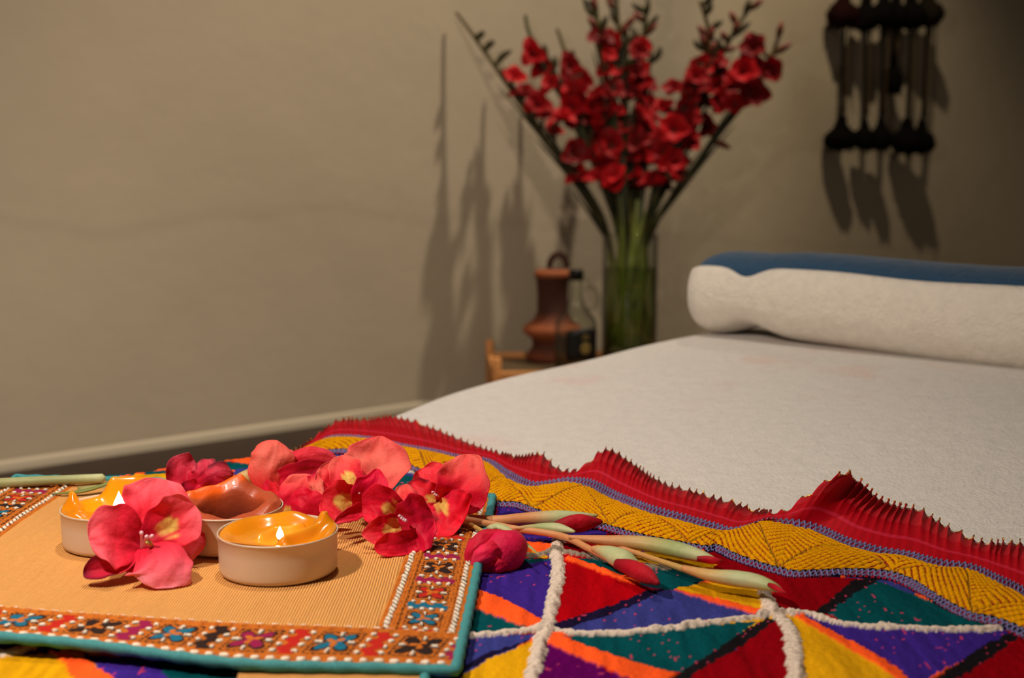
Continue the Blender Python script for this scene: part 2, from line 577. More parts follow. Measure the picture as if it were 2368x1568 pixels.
b = MB()
b.grid(P)
# foot, head and far sides down to the floor
for j, in ((0,), (len(ee) - 1,)):
    col_ = P[2:, j]
    g = np.stack([col_ * np.array([1, 1, 0]) + np.array([0, 0, 0.004]), col_])
    b.grid(g)
row_ = P[-1]
b.grid(np.stack([row_, row_ * np.array([1, 1, 0]) + np.array([0, 0, 0.004])]))
bed_o = b.build('bed', M['fleece'])
tag(bed_o, 'low bed covered with white fleece, faint pink stains, beside the wall', 'bed')

# ------------------------------------------------------------------ rolled towel at the head of the bed
A0 = onbed(1600, 778, 0.0)
A1 = onbed(2420, 868, 0.0)
axis = (A1 - A0); axis[2] = 0
L_roll = np.linalg.norm(axis) ; ax2 = axis / L_roll
nx = np.array([-ax2[1], ax2[0], 0])           # away from the camera
if nx[1] < 0: nx = -nx
L_tot = L_roll + 0.30
roll = empty('rolled_towel', A0 + np.array([0, 0, 0.0]), 'rolled white and blue towel lying across the head of the bed', 'towel')


def roll_surface(th, s, grow=0.0):
    """th: angle, 0 = front, 90 = top; s metres along the roll from its left end"""
    end = math.sqrt(max(0.0, 1 - (1 - min(s, 0.03) / 0.03) ** 2)) if s < 0.03 else 1.0
    k = 0.70 + 0.30 * end
    rz = 0.046 * k + 0.004 * min(1.0, s / 0.5) + grow
    ry = 0.060 * k + grow
    # crease near the left end, fuller towards the right
    cr = math.exp(-((s - 0.075) / 0.03) ** 2)
    rz *= 1 - 0.05 * cr
    cz = 0.047 + 0.002 * min(1, s / 0.5) + 0.003 * math.sin(s * 14)
    n = 2.5
    c, q = math.cos(th), math.sin(th)
    rr = (abs(c) ** n + abs(q) ** n) ** (-1 / n)
    p = A0 + ax2 * (s - 0.012) - nx * (c * ry * rr) + nx * 0.055
    base = float(zbed(p[0], p[1]))
    z = base + cz + q * rz * rr
    if th < 0.1: z += 0.010 * cr * sstep(0.2, -1.2, th)
    return np.array([p[0], p[1], max(z, base + 0.001)])


ns = 120
sv = np.concatenate([np.linspace(0, 0.03, 9) ** 1.0, np.linspace(0.034, L_tot, ns)])
# blue inner towel: whole round
b = MB()
th = np.linspace(-math.pi / 2, 1.5 * math.pi, 56, endpoint=False)
P = np.array([[roll_surface(t, s, -0.003 if s > 0.004 else -0.006) for t in th] for s in sv])
b.grid(P, closed_v=True)
for e in (0, -1):
    c = P[e].mean(0)
    b.add(np.vstack([P[e], c[None]]), [(j, (j + 1) % 56, 56) for j in range(56)])
tag(b.build('blue_towel', M['towel_blue'], roll), 'blue towel showing along the top')
# white towel wrapped round the front, its edge along the top
b = MB()
P = []
for s in sv:
    px_s = s / L_tot
    top = math.radians(36 - 2.2 * math.exp(-((s - 0.085) / 0.020) ** 2) * 5.0 + 2.0 * math.sin(s * 40) * 0.3)
    tt = np.linspace(-math.pi / 2 - 1.1, top, 36)
    P.append([roll_surface(t, s, 0.0 + 0.0018 * min(1, s / 0.02)) for t in tt])
P = np.array(P)
b.grid(P)
c = P[0].mean(0)
b.add(np.vstack([P[0], c[None]]), [(j, j + 1, 36) for j in range(35)])
tag(b.build('white_towel', M['towel_white'], roll, solid=0.003), 'white towel wrapped around the front')

# ------------------------------------------------------------------ woven blanket
BLK = 0.0045
blanket = empty('woven_blanket', onbed(1500, 1400), 'colourful woven wool blanket with yellow border and red frill across the bed', 'blanket')

X = np.arange(-0.56, 0.42, 0.00092)
Y = np.arange(0.47, 1.20, 0.0014)
XX, YY = np.meshgrid(X, Y)
shape = XX.shape


def plan(pts):
    return np.array([onbed(x, y, BLK)[:2] for x, y in pts])


def inside(poly, x, y):
    r = np.zeros(x.shape, bool)
    n = len(poly)
    for i in range(n):
        x0, y0 = poly[i]; x1, y1 = poly[(i + 1) % n]
        if y0 == y1: continue
        c = ((y0 > y) != (y1 > y)) & (x < (x1 - x0) * (y - y0) / (y1 - y0) + x0)
        r ^= c
    return r


def polydist(line, x, y):
    """distance to, arc length along, and signed side of a polyline"""
    best = np.full(x.shape, 9.0); arc = np.zeros(x.shape); side = np.zeros(x.shape)
    acc = 0.0
    for i in range(len(line) - 1):
        a = np.asarray(line[i]); d = np.asarray(line[i + 1]) - a
        l = np.hypot(*d)
        if l < 1e-9: continue
        t = np.clip(((x - a[0]) * d[0] + (y - a[1]) * d[1]) / l ** 2, 0, 1)
        ex = x - a[0] - t * d[0]; ey = y - a[1] - t * d[1]
        q = np.hypot(ex, ey)
        k = q < best
        best = np.where(k, q, best); arc = np.where(k, acc + t * l, arc)
        side = np.where(k, np.sign(d[0] * ey - d[1] * ex), side)
        acc += l
    return best, arc, side


RED = lin(176, 14, 34); DRED = lin(150, 12, 34); BLUE = lin(76, 82, 158); VIOL = lin(84, 62, 150); TEAL = lin(14, 116, 126)
ORA = lin(255, 92, 36); YEL = lin(236, 182, 26); WHT = lin(226, 208, 192); BLK_C = lin(26, 22, 26); NAVY = lin(34, 26, 62); PURP = lin(112, 14, 112)
GRY = lin(150, 136, 120)
RED, DRED, BLUE, VIOL, TEAL, NAVY, PURP = [c * 0.62 for c in (RED, DRED, BLUE, VIOL, TEAL, NAVY, PURP)]
RED = RED * [1.5, .3, .5]; DRED = DRED * [1.3, .3, .5]; VIOL = VIOL * [.8, .6, 1.25]; TEAL = TEAL * [.5, .62, .62]; BLUE = BLUE * [.85, .85, 1.1]; PURP = PURP * [1, .4, .9]
YEL = YEL * [.85, .75, .5]

# fallback: a triangle weave in the same palette, for what lies outside the photograph
jx = XX + (smooth_noise(shape, 3, 1) - 0.5) * 0.0022
jy = YY + (smooth_noise(shape, 3, 2) - 0.5) * 0.0022
cell = 0.098
gx = (jx + 0.02) / cell; gy = (jy * 0.98 - 0.602) / cell
ix = np.floor(gx).astype(int); iy = np.floor(gy).astype(int)
fx = gx - ix - 0.5; fy = gy - iy - 0.5
quad = np.where(np.abs(fx) > np.abs(fy), np.where(fx > 0, 0, 2), np.where(fy > 0, 1, 3))
pal = np.array([BLUE, YEL, TEAL, RED, VIOL, ORA, DRED, PURP])
colr = pal[(ix * 3 + iy * 5 + quad * 2) % 8]
dd = np.minimum(np.abs(np.abs(fx) - np.abs(fy)) * cell, 9)
colr = np.where((dd < 0.003)[..., None], ORA, colr)
hgt = np.zeros(shape)
hgt += smooth_noise(shape, 60, 3) * 0.0022 + smooth_noise(shape, 2.2, 4) * 0.0007

polys = [
    # left column, left of braid A-B
    ([(1000, 1215), (1275, 1240), (1275, 1290), (1000, 1290)], VIOL),
    ([(1150, 1160), (1450, 1240), (1450, 1262), (1290, 1262), (1150, 1262)], VIOL),
    ([(1080, 1240), (1285, 1262), (1280, 1285), (1215, 1290), (1080, 1275)], ORA),
    ([(1180, 1276), (1268, 1282), (1268, 1292), (1180, 1292)], YEL),
    ([(1060, 1290), (1275, 1294), (1272, 1312), (1060, 1330)], TEAL),
    ([(1060, 1318), (1278, 1298), (1260, 1440), (1200, 1412), (1060, 1356)], VIOL),
    ([(1060, 1352), (1100, 1363), (1160, 1386), (1215, 1413), (1258, 1440), (1256, 1462), (1235, 1460), (1170, 1434), (1100, 1410), (1060, 1398)], ORA),
    ([(1060, 1396), (1100, 1410), (1240, 1460), (1060, 1478)], TEAL),
    ([(1040, 1478), (1255, 1464), (1180, 1505), (1060, 1568), (1000, 1600), (1000, 1478)], BLUE),
    ([(1255, 1470), (1215, 1487), (1130, 1520), (1070, 1556), (1040, 1580), (1070, 1540), (1120, 1510)], NAVY),
    ([(1238, 1482), (1222, 1568), (1216, 1640), (980, 1640), (1062, 1568), (1130, 1522)], YEL),
    # below A
    ([(1258, 1484), (1300, 1502), (1380, 1536), (1460, 1570), (1560, 1640), (1230, 1640), (1248, 1568)], PURP),
    ([(1263, 1462), (1295, 1463), (1400, 1505), (1480, 1532), (1545, 1552), (1720, 1640), (1560, 1640), (1455, 1568), (1340, 1515), (1268, 1484)], ORA),
    ([(1296, 1470), (1500, 1462), (1750, 1438), (1680, 1490), (1580, 1552), (1530, 1550), (1400, 1508)], TEAL),
    ([(1752, 1440), (1778, 1430), (1800, 1436), (1700, 1505), (1610, 1556), (1560, 1600), (1500, 1600), (1578, 1552), (1680, 1487)], BLK_C),
    ([(1793, 1436), (1815, 1450), (1826, 1500), (1828, 1568), (1830, 1640), (1540, 1640), (1606, 1556), (1705, 1502)], DRED),
    # between A, B and C
    ([(1290, 1297), (1303, 1292), (1400, 1330), (1500, 1360), (1530, 1364), (1420, 1400), (1278, 1446), (1283, 1380)], RED),
    ([(1268, 1455), (1275, 1440), (1420, 1396), (1500, 1366), (1548, 1362), (1440, 1410), (1290, 1462)], NAVY),
    ([(1285, 1458), (1440, 1408), (1543, 1365), (1650, 1395), (1762, 1424), (1398, 1463)], BLUE),
    ([(1308, 1292), (1370, 1297), (1500, 1300), (1640, 1345), (1600, 1356), (1545, 1366), (1490, 1356), (1400, 1328)], TEAL),
    ([(1305, 1298), (1318, 1291), (1400, 1322), (1482, 1348), (1478, 1357), (1400, 1334)], ORA),
    ([(1296, 1245), (1420, 1240), (1420, 1285), (1300, 1282)], DRED),
    ([(1400, 1225), (1660, 1290), (1650, 1302), (1400, 1262)], DRED),
    ([(1380, 1262), (1660, 1302), (1650, 1315), (1540, 1312), (1400, 1290)], YEL),
    ([(1551, 1366), (1600, 1354), (1680, 1350), (1748, 1356), (1768, 1420), (1660, 1392)], YEL),
    ([(1546, 1364), (1640, 1384), (1768, 1414), (1768, 1428), (1640, 1396)], ORA),
    # right of C
    ([(1640, 1296), (1700, 1312), (1850, 1330), (1990, 1336), (1890, 1416), (1802, 1414), (1790, 1366), (1700, 1352)], DRED),
    ([(1980, 1334), (2040, 1336), (1975, 1375), (1925, 1418), (1880, 1418)], BLK_C),
    ([(2028, 1340), (2120, 1378), (2220, 1425), (2320, 1450), (2235, 1455), (1963, 1444), (1912, 1418), (1975, 1374)], TEAL),
    ([(1840, 1422), (1910, 1424), (1960, 1446), (2150, 1462), (2335, 1464), (2250, 1510), (2150, 1568), (2080, 1640), (2050, 1568), (1960, 1500)], VIOL),
    ([(1835, 1424), (1862, 1424), (1960, 1480), (2040, 1526), (2095, 1568), (2180, 1640), (2130, 1640), (2060, 1568), (1960, 1502), (1880, 1452)], ORA),
    ([(1834, 1432), (1890, 1458), (1970, 1508), (2062, 1568), (2130, 1640), (1868, 1640), (1856, 1568), (1843, 1470)], YEL),
    ([(2330, 1464), (2372, 1462), (2300, 1512), (2215, 1568), (2120, 1640), (2080, 1640), (2160, 1568), (2250, 1508)], BLK_C),
    ([(2368, 1468), (2520, 1500), (2520, 1640), (2130, 1640), (2215, 1568), (2300, 1512)], DRED),
    # far side, seen between the flowers and behind the candles
    ([(690, 1062), (805, 1042), (880, 1056), (963, 1084), (963, 1102), (700, 1080)], BLUE),
    ([(640, 1085), (963, 1104), (1000, 1120), (1000, 1150), (640, 1120)], TEAL),
    ([(500, 1050), (560, 1052), (640, 1066), (600, 1075), (520, 1066)], ORA),
    ([(500, 1064), (590, 1076), (560, 1090), (470, 1088)], TEAL),
    ([(540, 1086), (640, 1064), (640, 1100), (540, 1104)], BLUE),
    ([(360, 1070), (500, 1056), (480, 1078), (380, 1086)], ORA),
    ([(330, 1090), (440, 1084), (420, 1094), (340, 1098)], TEAL),
    ([(300, 1098), (470, 1090), (470, 1106), (300, 1112)], YEL),
    # front left, before the cloth
    ([(-60, 1478), (180, 1478), (90, 1516), (-60, 1524)], VIOL),
    ([(-60, 1522), (90, 1514), (125, 1514), (160, 1545), (200, 1600), (-60, 1600)], YEL),
    ([(115, 1508), (200, 1530), (300, 1600), (180, 1600), (150, 1540)], ORA),
    ([(190, 1510), (360, 1532), (420, 1600), (290, 1600), (230, 1550)], VIOL),
    ([(350, 1520), (620, 1536), (620, 1600), (410, 1600)], TEAL),
]
for pts, c in polys:
    k = inside(plan(pts), jx, jy)
    colr[k] = c

# streaks of the weave, pink flecks on the dark triangles
st = smooth_noise(shape, 4, 11, (6, 1))
colr = colr * (0.78 + 0.44 * st)[..., None]
fl = (smooth_noise(shape, 2.0, 12, (1.3, 1)) > 0.925) & (smooth_noise(shape, 34, 13) > 0.42)
dark = (colr.sum(-1) < 0.75) & (colr[..., 0] < 0.12)
colr[fl & dark] = lin(196, 60, 96)

# orange yarn raised a little
isora = (np.abs(colr[..., 0] / (colr[..., 1] + 1e-4) - ORA[0] / ORA[1]) < 1.2) & (colr[..., 0] > 0.6)
hgt += np.where(isora, 0.0012, 0)

braids = [  # (pixels, half width, chevron)
    ([(1292, 1250), (1288, 1282), (1290, 1330), (1280, 1380), (1270, 1420), (1263, 1458), (1250, 1490), (1238, 1530), (1228, 1568), (1210, 1640)], 0.0037, False, WHT),
    ([(1020, 1474), (1095, 1472), (1180, 1463), (1263, 1457), (1340, 1464), (1450, 1462), (1580, 1452), (1700, 1436), (1790, 1424)], 0.0027, False, WHT),
    ([(1766, 1366), (1780, 1400), (1800, 1425), (1822, 1450), (1836, 1500), (1840, 1568), (1846, 1640)], 0.0042, True, WHT),
    ([(1760, 1424), (1810, 1420), (1876, 1420), (1920, 1436), (1963, 1446), (2050, 1454), (2151, 1459), (2250, 1460), (2330, 1453), (2366, 1468)], 0.0030, False, WHT),
    ([(1200, 1288), (1240, 1288), (1290, 1280), (1340, 1286), (1400, 1300), (1460, 1312), (1540, 1318)], 0.0030, False, GRY),
    ([(640, 1062), (760, 1060), (860, 1066), (960, 1094), (1010, 1108)], 0.0030, False, WHT),
    ([(-60, 1520), (30, 1512), (90, 1490)], 0.0040, False, WHT),
]
for pts, w, chev, c in braids:
    line = spline(plan(pts), 60)
    d, arc, side = polydist(line, jx, jy)
    k = d < w
    if chev:
        ph = (arc / 0.0050 + d / w * 0.8) % 1.0
    else:
        ph = (arc / 0.0042 + side * d / w * 0.55) % 1.0
    notch = np.exp(-((ph - 0.5) / 0.13) ** 2)
    cc = np.asarray(c)[None, None] * (1 - 0.62 * notch * sstep(0.0, 0.6, d / w))[..., None]
    colr = np.where(k[..., None], cc, colr)
    hgt += np.where(k, 0.0022 * np.sqrt(np.clip(1 - (d / w) ** 2, 0, 1)) - 0.0008 * notch, 0)

# the four long curves of the border: lower and upper edge of the yellow band, seam and rim of the frill
cols = [  # ylow, yup, rin, rout, rim height, seam height
    ((600, 1104), (668, 1066), (670, 1060), (674, 1056), .001, -.002),
    ((640, 1082), (700, 1046), (702, 1040), (706, 1036), .002, .000),
    ((690, 1062), (727, 1032), (730, 1027), (738, 1012), .003, .002),
    ((740, 1046), (770, 1015), (772, 1008), (784, 978), .007, .006),
    ((805, 1042), (849, 1018), (852, 1011), (848, 976), .008, .007),
    ((880, 1056), (930, 1035), (932, 1028), (908, 970), .012, .007),
    ((963, 1084), (1000, 1048), (1003, 1040), (997, 995), .007, .007),
    ((1040, 1112), (1060, 1063), (1065, 1054), (1072, 1026), .007, .007),
    ((1105, 1138), (1125, 1073), (1132, 1063), (1140, 1050), .009, .007),
    ((1149, 1162), (1173, 1109), (1182, 1092), (1200, 1064), .009, .007),
    ((1195, 1165), (1222, 1129), (1232, 1115), (1252, 1058), .015, .007),
    ((1249, 1184), (1268, 1124), (1276, 1112), (1290, 1090), .008, .008),
    ((1290, 1194), (1310, 1119), (1320, 1106), (1342, 1096), .008, .010),
    ((1340, 1204), (1360, 1130), (1372, 1112), (1400, 1048), .024, .010),
    ((1398, 1216), (1410, 1156), (1425, 1138), (1460, 1078), .016, .007),
    ((1482, 1239), (1500, 1190), (1512, 1172), (1530, 1123), .010, .007),
    ((1560, 1254), (1570, 1208), (1585, 1192), (1610, 1147), .009, .007),
    ((1630, 1266), (1640, 1227), (1655, 1212), (1690, 1171), .008, .007),
    ((1660, 1264), (1690, 1232), (1702, 1222), (1745, 1189), .007, .008),
    ((1700, 1284), (1762, 1209), (1770, 1202), (1780, 1195), .010, .013),
    ((1762, 1306), (1801, 1214), (1806, 1202), (1820, 1190), .014, .014),
    ((1800, 1316), (1840, 1222), (1852, 1206), (1938, 1110), .040, .013),
    ((1840, 1324), (1890, 1235), (1905, 1220), (1985, 1122), .032, .010),
    ((1900, 1322), (1945, 1262), (1962, 1246), (2030, 1160), .020, .008),
    ((1980, 1320), (2022, 1284), (2040, 1268), (2080, 1179), .014, .007),
    ((2054, 1325), (2087, 1291), (2105, 1278), (2125, 1188), .012, .007),
    ((2110, 1344), (2168, 1314), (2180, 1297), (2193, 1229), .010, .007),
    ((2168, 1380), (2242, 1322), (2252, 1308), (2265, 1262), .010, .007),
    ((2240, 1418), (2314, 1356), (2322, 1338), (2335, 1265), .010, .007),
    ((2320, 1438), (2380, 1388), (2388, 1368), (2400, 1275), .010, .007),
    ((2420, 1482), (2480, 1430), (2490, 1410), (2500, 1320), .009, .007),
    ((2560, 1540), (2600, 1490), (2610, 1470), (2620, 1390), .008, .007),
]
NB = 1500
YL = spline([onbed(*c[0], BLK + 0.0015) for c in cols], NB)
YU = spline([onbed(*c[1], BLK + 0.0025 + 0.6 * (c[5] - .0045)) for c in cols], NB)
RI = spline([onbed(*c[2], BLK + 0.002 + (c[5] - .0045)) for c in cols], NB)
RO = spline([onbed(*c[3], c[4]) for c in cols], NB)

# navy edging beside the border, and the field's own outline
yl2 = YL[::12, :2]
d, arc, side = polydist(yl2, XX, YY)
colr = np.where(((d < 0.0062) & (side < 0))[..., None], NAVY * 0.6, colr)
field_poly = list(map(tuple, (YL[::12, :2] + np.array([0.001, 0.004])))) + [(0.60, 0.40), (-0.70, 0.40), (-0.70, 1.15), (YL[0, 0] - .004, 1.15)]
keep = inside(field_poly, XX, YY)
# sag over the bed's shoulder: keep to the bed surface
eds, _, es = polydist(ee[:, :2], XX, YY)
over = np.where(es > 0, eds, 0)
keep &= over < 0.012
Z = zbed(XX, YY) + BLK - 0.0015 + hgt - np.where(over > 0, R - np.sqrt(np.clip(R ** 2 - np.minimum(over, R) ** 2, 0, 1)), 0)
big_grid('woven_field', np.stack([XX, YY, Z], -1), colr, M['wool'], blanket, keep)

# yellow band with its slanting stitches
arcB = np.concatenate([[0], np.cumsum(np.linalg.norm(np.diff((YL + YU) / 2, axis=0), axis=1))])
nt_ = 64
tv = np.linspace(0, 1, nt_)
P = YL[:, None] * (1 - tv)[None, :, None] + YU[:, None] * tv[None, :, None]
wid = np.linalg.norm(YU - YL, axis=1)
S = arcB[:, None] + 0 * tv[None]
Tm = wid[:, None] * tv[None]
Lp = 0.066
ph = (S / Lp) % 1.0
up = tv[None] < np.where(ph < 0.5, 2 * ph, 2 - 2 * ph)
slope = np.where(up, 0.72, -0.85)
odd = (np.floor(S / Lp).astype(int) % 2) == 1
slope = np.where(odd, -slope, slope)
lines = (Tm * np.cos(slope) - S * np.sin(slope)) / 0.0042
fr = lines - np.floor(lines)
ridge = np.sqrt(np.clip(1 - ((fr - 0.5) * 2) ** 2, 0, 1))
rope = 0.5 + 0.5 * np.sin(2 * math.pi * (S * np.cos(slope) + Tm * np.sin(slope)) / 0.0035 + 2.0 * fr)
gap = (np.abs(fr - 0.5) > 0.37)
dash = smooth_noise(S.shape, 6, 21) > 0.40
YC = lin(224, 154, 6)
C = np.tile(YC, S.shape + (1,)) * (0.86 + 0.16 * rope + 0.1 * (smooth_noise(S.shape, 9, 22) - .5))[..., None]
C = np.where((gap & dash)[..., None], lin(140, 40, 22), C)
C = np.where((gap & ~dash)[..., None], YC * 0.55, C)
bord = np.abs(tv[None] - np.where(ph < 0.5, 2 * ph, 2 - 2 * ph)) < 0.03
C = np.where(bord[..., None], lin(150, 104, 24), C)
P = P.copy()
P[..., 2] += 0.0016 * ridge + 0.0004 * rope + 0.003 * np.sin(math.pi * tv)[None] - 0.001 * bord
big_grid('yellow_border', P, C, M['yarn'], blanket)


def lace(name, A, B, seed):
    """strip of blue cross stitches on red between two curves"""
    nt2 = 13
    t = np.linspace(0, 1, nt2)
    n = 2600
    tt = np.linspace(0, 1, n)
    A = spline(A[::6], n, tt); B = spline(B[::6], n, tt)
    P = A[:, None] * (1 - t)[None, :, None] + B[:, None] * t[None, :, None]
    s = np.concatenate([[0], np.cumsum(np.linalg.norm(np.diff(A, axis=0), axis=1))])[:, None] + 0 * t[None]
    f = (s / 0.0066) % 1.0
    tri = np.where(f < 0.5, 2 * f, 2 - 2 * f)
    d1 = np.abs(t[None] - tri); d2 = np.abs(t[None] - (1 - tri))
    k = (d1 < 0.13) | (d2 < 0.13)
    C = np.where(k[..., None], lin(112, 122, 170), lin(150, 18, 42))
    C = C * (0.8 + 0.4 * smooth_noise(P.shape[:2], 3, seed))[..., None]
    P[..., 2] += np.where(k, 0.0013, 0.0)
    return big_grid(name, P, C, M['wool'], blanket)


tag(lace('lace_edging', YU - np.array([0, 0, 0.0005]), RI, 31), 'blue cross stitches under the red frill')
off = (YL - YU) / wid[:, None]
tag(lace('lace_edging', YL + off * 0.0070 + np.array([0, 0, -0.0010]), YL + off * -0.001, 32), 'blue cross stitches under the yellow band')

# frill: plain ribbon next to the seam, sheer pleats beyond
arcR = np.concatenate([[0], np.cumsum(np.linalg.norm(np.diff(RI, axis=0), axis=1))])
nF = 3000
tf = np.linspace(0, 1, nF)
RI2 = spline(RI[::5], nF, tf); RO2 = spline(RO[::5], nF, tf)
arc2 = np.concatenate([[0], np.cumsum(np.linalg.norm(np.diff(RI2, axis=0), axis=1))])
plp = arc2 / 0.0062 + 0.6 * np.interp(arc2, np.linspace(0, arc2[-1], 90), rng.normal(0, 0.5, 90))
side3 = np.gradient(RI2, axis=0); side3 /= np.linalg.norm(side3, axis=1, keepdims=True)


def frill(t0, t1, n):
    t = np.linspace(t0, t1, n)
    P = RI2[:, None] * (1 - t)[None, :, None] + RO2[:, None] * t[None, :, None]
    k = sstep(0.12, 0.9, t)[None] * (0.6 + 0.4 * t)[None]
    w = np.sin(2 * math.pi * plp)[:, None]
    P = P.copy()
    P[..., 2] += 0.0017 * w * k + 0.0040 * np.sin(math.pi * t)[None] * 0.6 + 0.0026 * k
    P += side3[:, None] * (0.0013 * np.cos(2 * math.pi * plp)[:, None] * k)[..., None]
    zmin = zbed(P[..., 0], P[..., 1]) + 0.0012
    P[..., 2] = np.maximum(P[..., 2], zmin)
    P[:, -1, 1] += 0
    return P, t, w


P, t, w = frill(0.0, 0.56, 22)
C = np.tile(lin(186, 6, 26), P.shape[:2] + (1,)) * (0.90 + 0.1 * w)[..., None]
seam = np.abs(t - 0.26) < 0.022
C[:, seam] = lin(196, 34, 60)
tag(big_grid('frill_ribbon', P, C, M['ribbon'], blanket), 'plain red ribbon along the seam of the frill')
P, t, w = frill(0.55, 1.0, 22)
zig = 0.0016 * (np.abs(((plp) % 1.0) - 0.5) * 2)[:, None] * sstep(0.85, 1.0, t)[None]
dirn = (RO2 - RI2); dirn /= np.linalg.norm(dirn, axis=1, keepdims=True) + 1e-9
P = P + dirn[:, None] * zig[..., None]
lad = 0.5 + 0.5 * np.sin(t * 150)[None]
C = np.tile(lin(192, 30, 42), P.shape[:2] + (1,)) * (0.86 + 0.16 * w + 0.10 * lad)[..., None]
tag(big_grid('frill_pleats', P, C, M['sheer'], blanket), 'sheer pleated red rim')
bd = MB()
q = P[:, -1] + np.array([0, 0, 0.0004])
bd.tube(q[::2], 0.0002 + 0.0005 * rng.random(len(q[::2])) ** 3, seg=5)
tag(bd.build('gold_rim', M['gold'], blanket), 'glittering gold thread on the rim of the frill')

# ------------------------------------------------------------------ embroidered cloth
ZC = BED + 0.0085
FR = onz(1054, 1553, ZC)[:2]; BR = onz(1140, 1154, ZC)[:2]
FL = np.array([-0.362, 0.603]); BL = np.array([-0.362, 0.925])
cloth = empty('embroidered_cloth', np.array([*(FR + BL) / 2, ZC - 0.003]), 'tan corduroy cloth with embroidered bands and teal piping under the candles', 'cloth')
wq = np.linalg.norm(FR - FL); dq = np.linalg.norm(BR - FR)
nu, nv = int(wq / 0.00055), int(dq / 0.00058)
pu = np.linspace(0, 1, nu); pv = np.linspace(0, 1, nv)
PU, PV = np.meshgrid(pu, pv)


def cloth_xy(u, v):
    q = (FL * (1 - u)[..., None] + FR * u[..., None]) * (1 - v)[..., None] + (BL * (1 - u)[..., None] + BR * u[..., None]) * v[..., None]
    # the front hem bows
    bow = -0.0085 * np.exp(-((u - 0.70) / 0.17) ** 2) * (1 - v) ** 3
    q[..., 1] += bow
    return q


def cloth_z(u, v):
    return ZC + 0.0055 * (1 - v) ** 6 * (0.5 + 0.5 * np.cos(np.clip((u - 0.22) * 4.2, -math.pi, math.pi))) + 0.0012 * np.sin(u * 9 + v * 5) * np.sin(v * 8)


xy = cloth_xy(PU, PV)
zz = cloth_z(PU, PV)
dr = (1 - PU) * wq; dl = PU * wq; df = PV * dq; db = (1 - PV) * dq
TAN = lin(246, 176, 98)
C = np.tile(TAN, PU.shape + (1,))
C *= (0.96 + 0.08 * smooth_noise(PU.shape, 3, 41, (14, 1)))[..., None]
hz = np.zeros(PU.shape)
EO = lin(186, 100, 26); EW = lin(240, 226, 206); EB = lin(40, 24, 20); ER = lin(186, 32, 20); ET = lin(10, 104, 134); EM = lin(146, 20, 72); EP = lin(104, 88, 134)
jit = (smooth_noise(PU.shape, 3, 42) - 0.5) * 0.0010
jit2 = (smooth_noise(PU.shape, 3, 43) - 0.5) * 0.0010


